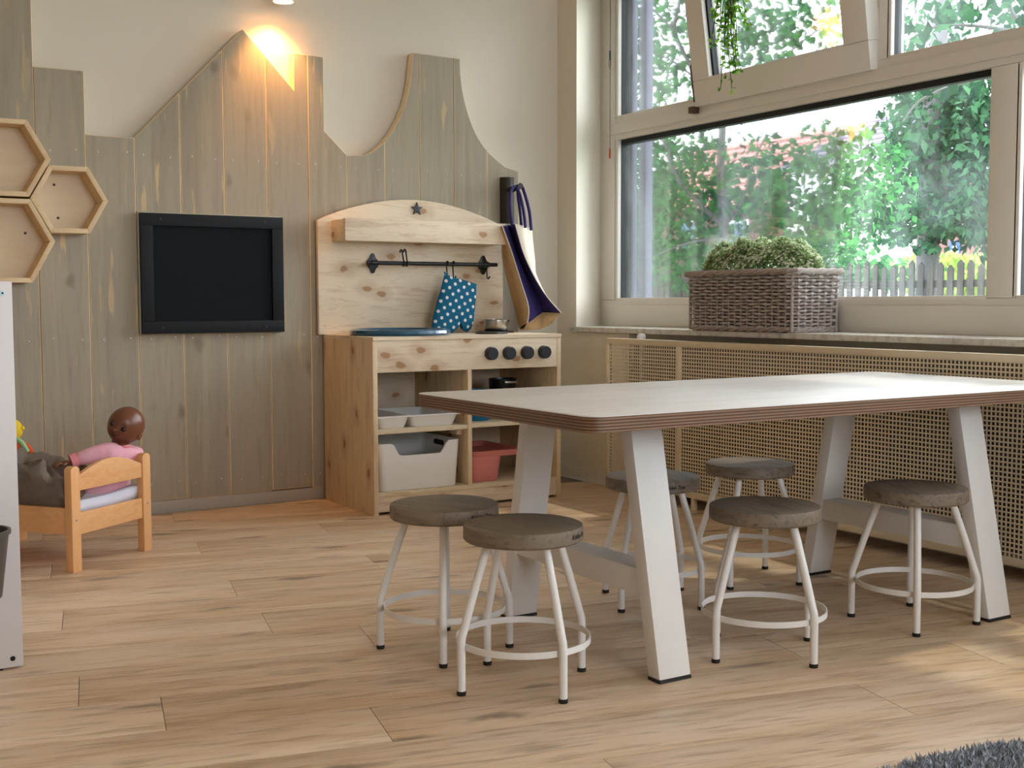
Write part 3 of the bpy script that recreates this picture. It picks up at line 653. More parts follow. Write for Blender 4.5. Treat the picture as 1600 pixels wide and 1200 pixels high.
tm = trough(MB(), 1.803, 1.930, 3.822, 4.12, .3025, .344, .016); part('trough', tm, 'white_plastic', t); part('trough', trough(MB(), 1.932, 2.128, 3.822, 4.12, .3025, .344, .016), 'white_plastic', t)
part('rim', MB().box(1.799, 2.132, 3.818, 3.824, .342, .347, .001).box(1.799, 2.132, 4.118, 4.126, .342, .347, .001).box(1.926, 1.936, 3.82, 4.12, .342, .347, .001).box(1.799, 1.805, 3.82, 4.12, .342, .347, .001).box(2.126, 2.132, 3.82, 4.12, .342, .347, .001), 'white_plastic', t)
# storage box with a scooped front
t = thing('storage_box', 'white plastic box with scooped front on the lower left shelf', 'box', (1.96, 3.95, .08))
bx0, bx1, by0, by1, bz0, bz1 = 1.800, 2.128, 3.815, 4.10, .081, .250
def boxring(i, z, zscoop=None, th_=0):
    x0, x1, y0, y1 = bx0+i+th_, bx1-i-th_, by0+i*.6+th_, by1-i*.6-th_; r = .02; o = []
    for cx, cy, a0 in ((x1-r, y1-r, 0), (x0+r, y1-r, 90), (x0+r, y0+r, 180)):
        for k in range(6): a = R(a0+k*18); o.append(Vector((cx+r*math.cos(a), cy+r*math.sin(a), z)))
    for k in range(1, 24):
        s = k/24; x = x0+r+(x1-x0-2*r)*s; zz = z
        if zscoop is not None:
            e = lambda q: q*q*(3-2*q); a = max(0, min(1, (s-.10)/.13)); b = max(0, min(1, (.92-s)/.14)); zz = z-(z-zscoop)*min(e(a), e(b))
        o.append(Vector((x, y0, zz)))
    for k in range(6): a = R(270+k*18); o.append(Vector((x1-r+r*math.cos(a), y0+r+r*math.sin(a), z)))
    return o
mb = MB(); mb.grid([boxring(.012, bz0), boxring(.010, bz0+.006), boxring(0, bz1, .205), boxring(0, bz1, .205, .004), boxring(.010, bz0+.006, None, .004)], False, True)
bm = mb.bm; bm.verts.ensure_lookup_table(); N = len(boxring(0, 0)); bm.faces.new(bm.verts[0:N][::-1]); bm.faces.new(bm.verts[4*N:5*N])
part('box_body', mb, 'white_plastic', t)
q = [];
for i in range(16):
    a = 2*math.pi*i/16; q.append((bx1-.0075, 3.97+(.028 if math.cos(a) > 0 else -.028)+.012*math.cos(a), .225+.010*math.sin(a)))
part('handle_slot', MB().prism(q, (.001, 0, 0)), 'hole', t)
# right bay
t = thing('plastic_tub', 'blue plastic tub on the upper right shelf', 'tub', (2.215, 3.93, .305))
part('tub_body', MB().lathe([(0, .0), (.052, .0), (.056, .006), (.066, .105), (.070, .108), (.070, .114), (.063, .114), (.053, .010), (0, .008)], (2.252, 3.92, .3055), 36), 'blue_plastic', t)
t = thing('wooden_crate', 'small wooden crate at the back of the upper right shelf', 'crate', (2.42, 4.06, .305))
for a in ((2.345, 2.510, 3.870, 3.880), (2.345, 2.510, 4.060, 4.070)): part('crate_side', MB().box(a[0], a[1], a[2], a[3], .306, .398, .001), 'pine', t)
for a in ((2.345, 2.355), (2.500, 2.510)): part('crate_end', MB().box(a[0], a[1], 3.880, 4.060, .306, .398, .001), 'pine', t)
part('crate_floor', MB().box(2.355, 2.500, 3.880, 4.060, .306, .312), 'pine', t); part('crate_lid', MB().box(2.343, 2.512, 3.868, 4.072, .398, .406, .001), 'pine', t)
t = thing('saucepan', 'dark saucepan with steel handle on the wooden crate', 'pan', (2.40, 4.09, .406))
part('pan_body', MB().lathe([(0, 0), (.048, 0), (.052, .005), (.054, .046), (.056, .048), (.052, .048), (.048, .008), (0, .006)], (2.405, 3.975, .4065), 30), 'blackmetal', t)
part('pan_handle', MB().box(2.375, 2.43, 3.905, 3.925, .438, .446, .002), 'steel', t, 'steel handle')
t = thing('plastic_basin', 'coral pink plastic basin with wide rim on the lower right shelf', 'basin', (2.26, 3.95, .08))
part('basin_body', trough(MB(), 2.180, 2.322, 3.83, 4.12, .081, .176, .012, .003, .03), 'pink_plastic', t)
part('basin_rim', trough(MB(), 2.176, 2.418, 3.822, 4.14, .174, .196, .012, .012, .03), 'pink_plastic', t)

# ------------------------------------------------------------------ peg rack and bag
t = thing('peg_rack', 'dark half-log rack with a stub peg right of the kitchen', 'peg rack', (2.597, 4.24, 1.07))
q = [(2.565+.031-.031*math.cos(R(a)), YB-.034*math.sin(R(a))) for a in range(0, 181, 15)]
part('log', MB().prism([(x, y, 1.072) for x, y in q], (0, 0, .186), .001), 'logwood', t)
pg = Vector((2.597, 4.225, 1.205)); pe = onY(813, 291, 4.145); part('peg', MB().tube([pg, pe], [.0125, .0115], 14), 'logwood', t, 'stub peg pointing forward')
L = [onY(x, y, 4.075) for x, y in ((785, 353), (793, 375), (800, 395), (814, 440), (826, 480), (824, 505))]
Rr = [onY(x, y, 4.045) for x, y in ((805, 350), (812, 375), (820, 400), (836, 434), (855, 464), (877, 489))]
Cr = [onY(x, y, 4.125) for x, y in ((795, 352), (803, 376), (811, 402), (828, 440), (842, 470), (848, 488))]
LB = [onY(x, y, 4.205) for x, y in ((783, 358), (784, 385), (786, 410), (797, 455), (806, 490), (812, 514))]
RB = [onY(x, y, 4.165) for x, y in ((831, 357), (833, 380), (836, 408), (838, 435), (850, 465), (868, 492))]
L, Rr, Cr, LB, RB = [bez(q, 4) for q in (L, Rr, Cr, LB, RB)]
t = thing('shopping_bag', 'jute shopping bag with purple gusset hanging on the peg', 'bag', (2.6, 4.1, .66))
def sheet(name, rows, mat, label=None, th_=.0025):
    o = part(name, MB().grid(rows), mat, t, label); md = o.modifiers.new('solid', 'SOLIDIFY'); md.thickness = th_; md.offset = 0; return o
sheet('side_gusset', [L, [a.lerp(b, .5)+Vector((0, -.004, 0)) for a, b in zip(L, Cr)], Cr, [a.lerp(b, .5)+Vector((0, -.004, 0)) for a, b in zip(Cr, Rr)], Rr], 'purple', 'purple folded gusset')
sheet('left_panel', [LB, [a.lerp(b, .5)+Vector((-.006, 0, 0)) for a, b in zip(LB, L)], L], 'jute'); sheet('right_panel', [Rr, [a.lerp(b, .5)+Vector((.006, -.004, 0)) for a, b in zip(Rr, RB)], RB], 'jute_lit', 'jute front panel with window light in its colour')
sheet('far_gusset', [LB, [a.lerp(b, .5)+Vector((0, -.02, 0)) for a, b in zip(LB, RB)], RB], 'purple')
bq = [onY(824, 505, 4.075), onY(848, 488, 4.11), onY(877, 489, 4.045)]; bq2 = [onY(817, 515, 4.10), onY(842, 515, 4.10), onY(862, 506, 4.07)]; bq3 = [LB[-1], LB[-1].lerp(RB[-1], .5), RB[-1]]
sheet('bottom_panel', [bq, bq2, bq3], 'jute', 'natural jute bottom')
part('piping', MB().tube(L, .0022, 6), 'piping', t); part('piping', MB().tube(Rr, .0022, 6), 'piping', t)
def px3(pts): return bez([onY(x, y, Y) for x, y, Y in pts], 6)
part('handle', MB().tube(px3([(801, 356, 4.08), (797, 325, 4.09), (798, 300, 4.135), (805, 292, 4.155), (812, 303, 4.13), (818, 330, 4.08), (821, 356, 4.07)]), .0062, 8), 'purple', t, 'purple rope handle')
part('handle', MB().tube(px3([(815, 356, 4.12), (812, 325, 4.12), (809, 300, 4.165), (813, 288, 4.168), (819, 300, 4.15), (827, 330, 4.12), (830, 360, 4.12)]), .0062, 8), 'purple', t, 'purple rope handle')

# ------------------------------------------------------------------ table
TX0, TX1, TY0, TY1, TZ = 1.232, 2.735, 1.735, 2.425, .545
t = thing('play_table', 'low table with pale laminate top and white slanted steel legs', 'table', (1.98, 2.08, 0))
def rrect(x0, x1, y0, y1, r, z, n=8):
    o = []
    for cx, cy, a0 in ((x1-r, y1-r, 0), (x0+r, y1-r, 90), (x0+r, y0+r, 180), (x1-r, y0+r, 270)):
        for k in range(n+1): a = R(a0+90*k/n); o.append(Vector((cx+r*math.cos(a), cy+r*math.sin(a), z)))
    return o
core = MB().grid([rrect(TX0, TX1, TY0, TY1, .035, TZ-.030), rrect(TX0, TX1, TY0, TY1, .035, TZ-.0016)], True, True); bm = core.bm; bm.verts.ensure_lookup_table(); n = len(bm.verts)//2
bm.faces.new(bm.verts[0:n][::-1]); bm.faces.new(bm.verts[n:2*n])
part('plywood_core', core, 'ply', t, 'layered brown plywood edge')
top = MB().grid([rrect(TX0, TX1, TY0, TY1, .035, TZ-.0016), rrect(TX0, TX1, TY0, TY1, .035, TZ-.0006), rrect(TX0+.001, TX1-.001, TY0+.001, TY1-.001, .034, TZ)], False, True); bm = top.bm; bm.verts.ensure_lookup_table(); bm.faces.new(bm.verts[2*n:3*n])
part('tabletop', top, 'laminate', t)
for x0, dy in ((1.458, .002), (2.395, -.048)):
    x1 = x0+.080; D = .038; zt = TZ-.031
    for yb, yt in ((1.815+dy, 1.915+dy), (2.383+dy, 2.289+dy)):
        q = lambda y, z: [Vector((x0, y, z)), Vector((x1, y, z)), Vector((x1, y+D, z)), Vector((x0, y+D, z))]
        part('leg', MB().hexa(q(yb, .006), q(yt, zt), .005), 'white_metal', t)
        part('foot_pad', MB().hexa(q(yb-.001, 0), q(yb, .006)), 'black_rubber', t)
    f = lambda y0, y1, z: y0+(y1-y0)*z/zt
    part('crossbar', MB().hexa([Vector((x0+.006, f(1.815, 1.915, .160)+dy+D*.5, .160)), Vector((x1-.006, f(1.815, 1.915, .160)+dy+D*.5, .160)), Vector((x1-.006, f(2.383, 2.289, .160)+dy+D*.5, .160)), Vector((x0+.006, f(2.383, 2.289, .160)+dy+D*.5, .160))],
                               [Vector((x0+.006, f(1.815, 1.915, .215)+dy+D*.5, .215)), Vector((x1-.006, f(1.815, 1.915, .215)+dy+D*.5, .215)), Vector((x1-.006, f(2.383, 2.289, .215)+dy+D*.5, .215)), Vector((x0+.006, f(2.383, 2.289, .215)+dy+D*.5, .215))], .004), 'white_metal', t)
    part('top_plate', MB().box(x0+.002, x1-.002, 1.90+dy, 2.33+dy, zt-.003, zt+.001), 'white_metal', t)

# ------------------------------------------------------------------ stools
SH, SR = .318, .1175
seat_me = finish(MB().lathe([(0, SH-.031), (SR-.004, SH-.031), (SR, SH-.027), (SR, SH-.005), (SR-.0015, SH-.0015), (SR-.005, SH), (SR*.5, SH-.0015), (0, SH-.002)], n=56), 'seat', 'seat')
lp = bez([(.080, 0, SH-.031), (.110, 0, .200), (.133, 0, .128), (.1395, 0, .106), (.140, 0, .07), (.140, 0, .0075)], 5)
leg_me = finish(MB().tube(lp, .0082, 14), 'leg', 'white_metal')
foot_me = finish(MB().lathe([(0, 0), (.0086, 0), (.0090, .002), (.0090, .0085), (0, .0085)], (.140, 0, 0), 14), 'rubber_foot', 'black_rubber')
ring = MB(); rr = []
for rad_, z in ((.1325, .086), (.1325, .0985), (.1300, .0985), (.1300, .086), (.1325, .086)): rr.append([Vector((rad_*math.cos(2*math.pi*i/64), rad_*math.sin(2*math.pi*i/64), z)) for i in range(64)])
ring_me = finish(ring.grid(rr, True, True), 'foot_ring', 'white_metal')
txt = bpy.data.curves.new('brand', 'FONT'); txt.body = 'Kolden Tree'; txt.size = .0125; txt.shear = .35; txt.extrude = 0; txt.offset = .0003; txt.align_x = 'CENTER'; txt.align_y = 'CENTER'; txt.space_character = .92
to = bpy.data.objects.new('brand', txt); COL.objects.link(to); bpy.context.view_layer.update()
tme = bpy.data.meshes.new_from_object(to.evaluated_get(bpy.context.evaluated_depsgraph_get())); bpy.data.objects.remove(to)
bm = bmesh.new(); bm.from_mesh(tme); bmesh.ops.subdivide_edges(bm, edges=bm.edges, cuts=1)
for v in bm.verts: a = v.co.x/SR; v.co = Vector(((SR+.0004)*math.cos(a), (SR+.0004)*math.sin(a), SH-.0155+v.co.y))
bm.to_mesh(tme); bm.free(); tme.materials.clear(); tme.materials.append(M['ink'])
STOOLS = [((1.221, 2.262), 60, -76, 'wooden round stool by the table corner, left of the front stool'), ((1.237, 1.968), 0, -56, 'frontmost wooden round stool at the near table corner'),
          ((1.857, 2.347), 20, -102, 'wooden round stool half hidden behind the near table leg'), ((2.226, 2.397), 28, None, 'wooden round stool farthest back against the radiator cover'),
          ((1.787, 1.876), 3, None, 'wooden round stool in front between the near and right table legs'), ((2.260, 1.874), 43, None, 'wooden round stool at the right end beside the table leg')]
for (x, y), rot, ta, lab in STOOLS:
    s = thing('stool', lab, 'stool', (x, y, 0), 'round stools at the low table')
    so = link('seat', seat_me, s); so.rotation_euler = (0, 0, R(random.choice((12, 55, 75, 100)))+R(rot))
    if ta is not None: lt = link('lettering', tme, s); lt.rotation_euler = (0, 0, R(ta)); lt['label'] = 'small dark script lettering'
    for k in range(4):
        l = link('leg', leg_me, s); l.rotation_euler = (0, 0, R(rot+90*k)); link('rubber_foot', foot_me, l)
    link('foot_ring', ring_me, s)

# ------------------------------------------------------------------ doll's bed
BO = onZ(115, 896, 0); BT = R(38); bd = Vector((math.cos(BT), math.sin(BT), 0)); bn = Vector((-bd.y, bd.x, 0))
def B(a, b, z): return BO+bd*a+bn*b+Vector((0, 0, z))
def bbox(mb, a0, a1, b0, b1, z0, z1, bev=.003): return mb.hexa([B(a0, b0, z0), B(a1, b0, z0), B(a1, b1, z0), B(a0, b1, z0)], [B(a0, b0, z1), B(a1, b0, z1), B(a1, b1, z1), B(a0, b1, z1)], bev)
t = thing('doll_bed', 'small varnished pine doll bed beside the panelling', 'doll bed', B(.17, .24, 0))
BW, BL, PT = .348, .50, .036
def post(a0, b0):
    pr = [(a0, 0), (a0+PT, 0), (a0+PT, .284)]+[(a0+PT/2+PT/2*math.cos(R(k)), .284+.013*math.sin(R(k))) for k in range(15, 180, 15)]+[(a0, .284)]
    return MB().hexa([B(a, b0, z) for a, z in pr], [B(a, b0+.024, z) for a, z in pr], .002)
for b0 in (0, BL-.024):
    for a0 in (0, BW-PT): part('post', post(a0, b0), 'beech_v', t)
    ar = [(PT, .226), (BW-PT, .226)]+[(BW-PT-(BW-2*PT)*k/14, .268+.034*math.sin(math.pi*k/14)) for k in range(15)]
    part('arched_board', MB().hexa([B(a, b0+.004, z) for a, z in ar], [B(a, b0+.018, z) for a, z in ar], .0015), 'beech', t)
    part('end_rail', bbox(MB(), PT, BW-PT, b0+.004, b0+.020, .102, .163), 'beech', t)
for a0 in (.004, BW-.020): part('side_rail', bbox(MB(), a0, a0+.016, .024, BL-.024, .105, .180), 'beech', t)
part('base_board', bbox(MB(), .02, BW-.02, .02, BL-.02, .115, .125, .001), 'beech', t)
for a0 in (PT/2, BW-PT/2): part('screw', MB().lathe([(0, -.001), (.003, -.0005), (.004, .002)], B(a0, -.0003, .145), 8, bn), 'steel', t)
t = thing('mattress', 'thin white mattress sheet in the doll bed', 'mattress', B(.17, .24, .126))
rows = []
for i in range(13):
    s = i/12; rows.append([B(.022+(BW-.044)*s, b, .153+.010*math.sin(b*31+s*5)*.4+.016*s*s*(b < .05)) for b in [.022+.455*k/20 for k in range(21)]])
o = part('sheet', MB().grid(rows), 'sheet', t); md = o.modifiers.new('solid', 'SOLIDIFY'); md.thickness = .034; md.offset = -1
# blanket
t = thing('blanket', 'crumpled taupe blanket bundled over the doll bed', 'blanket', B(.15, .25, .17)); rows = []
sec = [(.020, .172), (.006, .20), (.000, .235), (.008, .268), (.030, .285), (.08, .290), (.14, .294), (.20, .288), (.26, .272), (.305, .25), (.322, .21), (.318, .172)]
random.seed(5); ph = [random.uniform(0, 6.3) for _ in range(8)]
for i in range(29):
    b = .028+.44*i/28; e = min(1, i/2.2, (28-i)/2.2); rw = []
    for j, p in enumerate(bez([(a, 0, z) for a, z in sec], 3)):
        a, z = p.x, p.z; wv = .009*math.sin(b*44+j*.33+ph[0])+.007*math.sin(b*75-j*.5+ph[1])+.005*math.sin(b*21+j*.9+ph[2])+.004*math.sin(b*120+j*.8)
        lift = -.012+.018*math.sin(max(0, min(1, (b-.1)/.3))*math.pi)-.010*math.exp(-((b-.09)/.03)**2)
        k = .55+.45*e**.5; hz = (z-.172); sm = max(0, min(1, (a-.03)/.09)); sm = sm*sm*(3-2*sm); bq_ = b+(.145*sm)*(1-i/28); rw.append(B(.165+(a-.165)*(.93+.07*e)+wv*(.8 if .2 < j/33 < .8 else .5)*(hz/.12), bq_+.01*math.sin(j*.7+ph[3])*(hz/.12), .172+hz*k+(lift+wv)*(hz/.12)))
    rows.append(rw)
mb = MB().grid(rows); bm = mb.bm; bm.verts.ensure_lookup_table(); nn = len(rows[0])
bm.faces.new(bm.verts[0:nn]); bm.faces.new(bm.verts[len(bm.verts)-nn:][::-1])
o = part('cloth', mb, 'blanket', t)
# doll
hc = at(197, 665, (B(.32, .06, 0)-CAM).dot(FWD))
t = thing('baby_doll', 'brown baby doll in a pink romper sitting in the doll bed', 'doll', B(.29, .10, .17))
def skin(name, verts, edges, mat, sub=2, label=None):
    me = bpy.data.meshes.new(name); me.from_pydata([Vector(v[0])-WO[t] for v in verts], [], []); me.edges.add(len(edges))
    for e, (a, b) in zip(me.edges, edges): e.vertices = (a, b)
    me.update(); me.materials.append(M[mat]); o = link(name, me, t); WO[o] = WO[t]
    md = o.modifiers.new('skin', 'SKIN'); md.use_smooth_shade = True
    if not me.skin_vertices: me.skin_vertices.new() if hasattr(me.skin_vertices, 'new') else None
    for i, v in enumerate(verts):
        d = me.skin_vertices[0].data[i]; d.radius = v[1] if isinstance(v[1], tuple) else (v[1], v[1]); d.use_root = (i == 0)
    subdiv(o, sub)
    if label: o['label'] = label
    return o
V = [(B(.285, .105, .212), .058), (B(.295, .105, .245), .058), (B(.305, .085, .285), .050), (B(.315, .070, .312), .026),
     (B(.262, .100, .304), .031), (B(.225, .125, .296), .027), (B(.190, .155, .284), .021), (B(.362, .060, .288), .026), (B(.375, .09, .245), .023), (B(.35, .14, .215), .018),
     (B(.255, .20, .205), .036), (B(.20, .28, .21), .028), (B(.335, .20, .205), .036), (B(.30, .30, .21), .028), (B(.215, .115, .206), .048), (B(.34, .10, .205), .046)]
E_ = [(0, 1), (1, 2), (2, 3), (2, 4), (4, 5), (5, 6), (2, 7), (7, 8), (8, 9), (0, 14), (14, 10), (10, 11), (0, 15), (15, 12), (12, 13)]
skin('romper', V, E_, 'pink', 2, 'pink cotton romper')
part('cuff', MB().tube([B(.200, .148, .287), B(.186, .159, .282)], [.0225, .0215], 16), 'coral', t, 'coral cuff')
part('collar', MB().tube([B(.312, .073, .312)+Vector((.022*math.cos(a), .022*math.sin(a), .006*math.cos(a*1+1))) for a in [2*math.pi*k/20 for k in range(20)]], .005, 8, True, True), 'coral', t, 'coral collar')
cdir = -(hc-CAM).normalized(); fd = (cdir*.88-RGT*.40-UP*.02).normalized(); up0 = (UP*.89+RGT*.44); up0 = (up0-fd*up0.dot(fd)).normalized(); sd = up0.cross(fd).normalized()   # sd: to the doll's left
HR = .0575
mb = MB(); q = bmesh.ops.create_icosphere(mb.bm, subdivisions=4, radius=1)
g = lambda p, c, s: math.exp(-((p[0]-c[0])**2+(p[1]-c[1])**2+(p[2]-c[2])**2)/(s*s))
for v in q['verts']:
    x, y, z = v.co     # x side, y forward, z up
    k = 1.0; 
    if z < 0: k -= .10*(-z)*(1 if y < .2 else .4)
    p = (x, y, z); dsp = .10*g(p, (0, .96, -.22), .14)+.06*g(p, (.42, .80, -.38), .28)+.06*g(p, (-.42, .80, -.38), .28)-.07*g(p, (.33, .93, -.02), .17)-.07*g(p, (-.33, .93, -.02), .17)+.05*g(p, (0, .88, -.50), .11)+.05*g(p, (0, .75, -.70), .2)+.05*g(p, (0, .75, .55), .4)
    X, Y, Z = x*.93*k, y*1.02*k, z*1.03
    s = HR*(1+dsp); v.co = hc+sd*(X*s)+fd*(Y*s)+up0*(Z*s)
for f in mb.bm.faces: f.smooth = True
mb.tube([hc-up0*.050-fd*.006, B(.315, .070, .300)], [.026, .022], 16)
head = part('head', mb, 'skin', t, 'bald brown vinyl head')
H = lambda x, y, z: hc+(sd*x+fd*y+up0*z)*HR
for s in (1, -1):
    e = part('eye', MB().ball(H(.33*s, .855, -.04), .0082, 2), 'eye', head); part('brow', MB().tube([H(.20*s, .965, .16), H(.33*s, .93, .19), H(.46*s, .86, .15)], .0012, 6), 'lip', head)
    part('ear', MB().ball(H(.93*s, -.05, -.20), (.005, .010, .013), 2, Matrix((sd, fd, up0)).transposed()), 'skin', head)
part('mouth', MB().tube([H(-.17, .92, -.50), H(0, .995, -.52), H(.17, .92, -.50)], [.0015, .0028, .0015], 8), 'lip', head)
part('nose', MB().ball(H(0, 1.06, -.24), .0055, 2), 'skin', head)
# hand on the blanket: palm and five curled fingers
hp = B(.176, .165, .281); hd = (B(.12, .205, .268)-hp).normalized(); hs = hd.cross(Vector((0, 0, 1))).normalized(); hn = hs.cross(hd)
mb = MB().ball(hp+hd*.008, (.014, .016, .008), 3, Matrix((hs, hd, hn)).transposed())
for k, (o_, ln) in enumerate(((-.0105, .020), (-.0036, .024), (.0036, .023), (.0105, .018))):
    a0 = hp+hd*.017+hs*o_; mb.tube(bez([a0, a0+hd*ln*.5+hn*.003+hs*o_*.2, a0+hd*ln-hn*.006+hs*o_*.3], 4), [.0042]*8+[.003], 8)
a0 = hp+hd*.002-hs*.012; mb.tube(bez([a0, a0-hs*.009+hd*.007, a0-hs*.012+hd*.017-hn*.003], 4), [.0045]*8+[.0034], 8)
part('hand', mb, 'skin', t, 'brown hand resting on the blanket')
# plush toy at the foot end
t = thing('plush_toy', 'yellow-headed plush toy in orange behind the blanket', 'plush toy', B(.24, .435, .18))
tc_ = at(20, 672, (B(.27, .44, 0)-CAM).dot(FWD)); tb = at(28, 712, (B(.27, .44, 0)-CAM).dot(FWD))
hd_ = part('head', MB().ball(tc_, (.030, .030, .034), 3), 'yellow', t); part('ear', MB().ball(at(34.5, 669, (tc_-CAM).dot(FWD)), .008, 2), 'yellow', hd_)
part('body', MB().ball(tb, (.040, .036, .052), 3), 'orange', t)
part('strap', MB().tube(bez([at(24, 685, (tc_-CAM).dot(FWD)-.030), at(34, 692, (tc_-CAM).dot(FWD)-.038), at(43, 706, (tc_-CAM).dot(FWD)-.03)], 5), .0075, 8), 'mint', t, 'mint green strap')
part('arm', MB().tube(bez([at(40, 695, (tc_-CAM).dot(FWD)-.01), at(48, 707, (tc_-CAM).dot(FWD)-.01), at(51, 725, (tc_-CAM).dot(FWD)-.01)], 4), .010, 10), 'orange', t)

# ------------------------------------------------------------------ white shelf unit at the left edge
t = thing('shelf_unit', 'white melamine shelf unit at the left edge', 'shelf unit', (.2, 2.9, 0))
ux0, ux1, uy0, uy1, uz = .02, .417, 2.600, 3.15, .793
o = part('end_panel', MB().box(ux0, ux1, uy0, uy0+.018, .004, uz, .0012), 'melamine', t); part('end_panel', MB().box(ux0, ux1, uy1-.018, uy1, .004, uz, .0012), 'melamine', t)
for z in (.05, .30, .55): part('shelf', MB().box(ux0+.004, ux1-.010, uy0+.018, uy1-.018, z, z+.016), 'melamine', t)
part('back_panel', MB().box(ux1-.010, ux1-.004, uy0+.018, uy1-.018, .05, .77), 'melamine', t)
part('glide', MB().box(ux0+.03, ux0+.06, uy0+.001, uy0+.017, 0, .004).box(ux1-.08, ux1-.04, uy0+.001, uy0+.017, 0, .004).box(ux0+.03, ux0+.06, uy1-.017, uy1-.001, 0, .004).box(ux1-.08, ux1-.04, uy1-.017, uy1-.001, 0, .004), 'black_rubber', t)
p = onY(20, 1029, uy0); part('screw_hole', MB().lathe([(0, 0), (.005, 0), (.0055, .0012)], (p.x, uy0-.0008, p.z), 14, Vector((0, 1, 0))), 'hole', t); p = onY(3.5, 458, uy0)
sc_ = part('screw_cap', MB().lathe([(0, -.0012), (.005, -.001), (.0058, .001)], (p.x, uy0-.0006, p.z), 14, Vector((0, 1, 0))), 'screwblue', t); part('socket', MB().lathe([(0, -.0006), (.0022, -.0004), (.0022, .0008)], (p.x, uy0-.0016, p.z), 8, Vector((0, 1, 0))), 'hole', sc_)
t = thing('hanging_bucket', 'dark grey bucket hooked on the white shelf unit', 'bucket', (.322, 2.53, .19))
bc = (.321, 2.528, 0)
part('bucket_body', MB().lathe([(0, .170), (.046, .170), (.049, .174), (.064, .296), (.0685, .298), (.0685, .306), (.063, .306), (.060, .296), (.046, .176), (0, .175)], bc, 40), 'grey_plastic', t)
part('hook', MB().box(.30, .34, 2.588, 2.600, .26, .33, .001).box(.30, .34, 2.570, 2.590, .302, .312, .001), 'grey_plastic', t)

# ------------------------------------------------------------------ basket and shrub on the sill
bt_ = thing('wicker_basket', 'long grey willow basket on the window sill', 'basket', (2.97, 3.15, .646))
kx0, kx1, ky0, ky1, kz0, kz1 = 2.853, 3.082, 2.880, 3.418, .6475, .855
def brect(ins, n_per=.0163):
    pts = []; x0, x1, y0, y1 = kx0+ins, kx1-ins, ky0+ins, ky1-ins; r = .018; seq = []
    seg = [((x0+r, y0), (x1-r, y0)), ((x1, y0+r), (x1, y1-r)), ((x1-r, y1), (x0+r, y1)), ((x0, y1-r), (x0, y0+r))]
    for (ax, ay), (bx, by) in seg:
        L_ = math.hypot(bx-ax, by-ay); k = max(4, 4*round(L_/(n_per*4)))
        for i in range(k+1): s = i/k; seq.append((ax+(bx-ax)*s, ay+(by-ay)*s, ((by-ay)/L_, -(bx-ax)/L_), i))
    return seq
wv = MB(); NR = 17
for rI in range(NR):
    z = kz0+.014+(kz1-.028-kz0)*rI/(NR-1); fl_ = (z-kz0)/(kz1-kz0); ins = .012*(1-fl_)-.006*max(0, fl_-.85)/.15; path = []
    for x, y, (nx, ny), i in brect(ins):
        o_ = .0072*math.cos(i*math.pi/2+(math.pi if rI % 2 else 0)); path.append((x+nx*o_, y+ny*o_, z+.0012*math.sin(x*90+y*77+rI)))
    wv.tube(path, .0047, 6, False, True)
part('weave', wv, 'wicker', bt_, None, 'stuff')
stk = MB()
for x, y, nn_, i in brect(.006):
    if i % 4 in (1, 3): stk.tube([(x-nn_[0]*.004, y-nn_[1]*.004, kz0+.004), (x, y, kz1-.008)], .0034, 6)
part('stakes', stk, 'wicker', bt_, None, 'stuff')
rim = MB()
for zc, ins, rr_ in ((kz1-.006, -.008, .0062), (kz0+.007, .011, .0052)):
    for ph_ in (0, 2.1, 4.2):
        path = []; k = 0
        for x, y, (nx, ny), i in brect(ins): k += 1; a = k*.75+ph_; path.append((x+nx*.0055*math.cos(a), y+ny*.0055*math.cos(a), zc+.0055*math.sin(a)))
        rim.tube(path, rr_, 6, False, True)
part('braided_rim', rim, 'wicker', bt_, None, 'stuff')
for x, y in ((kx0+.012, ky0+.012), (kx0+.012, ky1-.012), (kx1-.012, ky0+.012), (kx1-.012, ky1-.012)): part('corner_post', MB().tube([(x, y, kz0), (x, y, kz1-.01)], .0055, 8), 'wicker', bt_)
part('liner', MB().box(kx0+.022, kx1-.022, ky0+.022, ky1-.022, kz0+.004, kz1-.03), 'soil', bt_)
random.seed(11)
sh = thing('flowering_shrub', 'bushy small-leaved plant with cream blooms in the basket', 'plant', (2.97, 3.15, .83)); lf = MB(); bl = MB()
def shp(): 
    a = random.uniform(0, 2*math.pi); c = random.uniform(0, 1)**.5; s = random.uniform(.82, 1.02)
    x, y = c*math.cos(a), c*math.sin(a); h = math.sqrt(max(0, 1-c**4*.92))
    lump = .012*math.sin(y*11+1)+.010*math.sin(x*9+y*5)+.007*math.sin(y*23)
    return Vector((2.967+.125*x, 3.150+.275*y, .835+(.112*h+lump)*s)), Vector((x, y*.5, h+.2)).normalized()
for i in range(13000):
    p, n_ = shp(); p -= n_*abs(random.gauss(0, .014)); d_ = (n_+Vector((random.gauss(0, .7), random.gauss(0, .7), random.gauss(0, .6)))).normalized(); lf.leaf(p, d_, Vector((random.gauss(0, 1), random.gauss(0, 1), 1)).normalized(), random.uniform(.009, .016), random.uniform(.005, .009))
for i in range(1700):
    p, n_ = shp(); p += n_*.004
    for k in range(4):
        a = k*math.pi/2+i; e1 = n_.orthogonal().normalized(); e2 = n_.cross(e1); bl.leaf(p, e1*math.cos(a)+e2*math.sin(a)+n_*.35, n_, .0065, .0055)
part('foliage', lf, 'leaf_shrub', sh, None, 'stuff'); part('blooms', bl, 'bloom', sh, None, 'stuff')
stm = MB()
for i in range(40): p, n_ = shp(); stm.tube([(2.967+random.uniform(-.04, .04), 3.165+random.uniform(-.15, .15), .828), p], .0012, 5)
part('stems', stm, 'vine', sh, None, 'stuff')

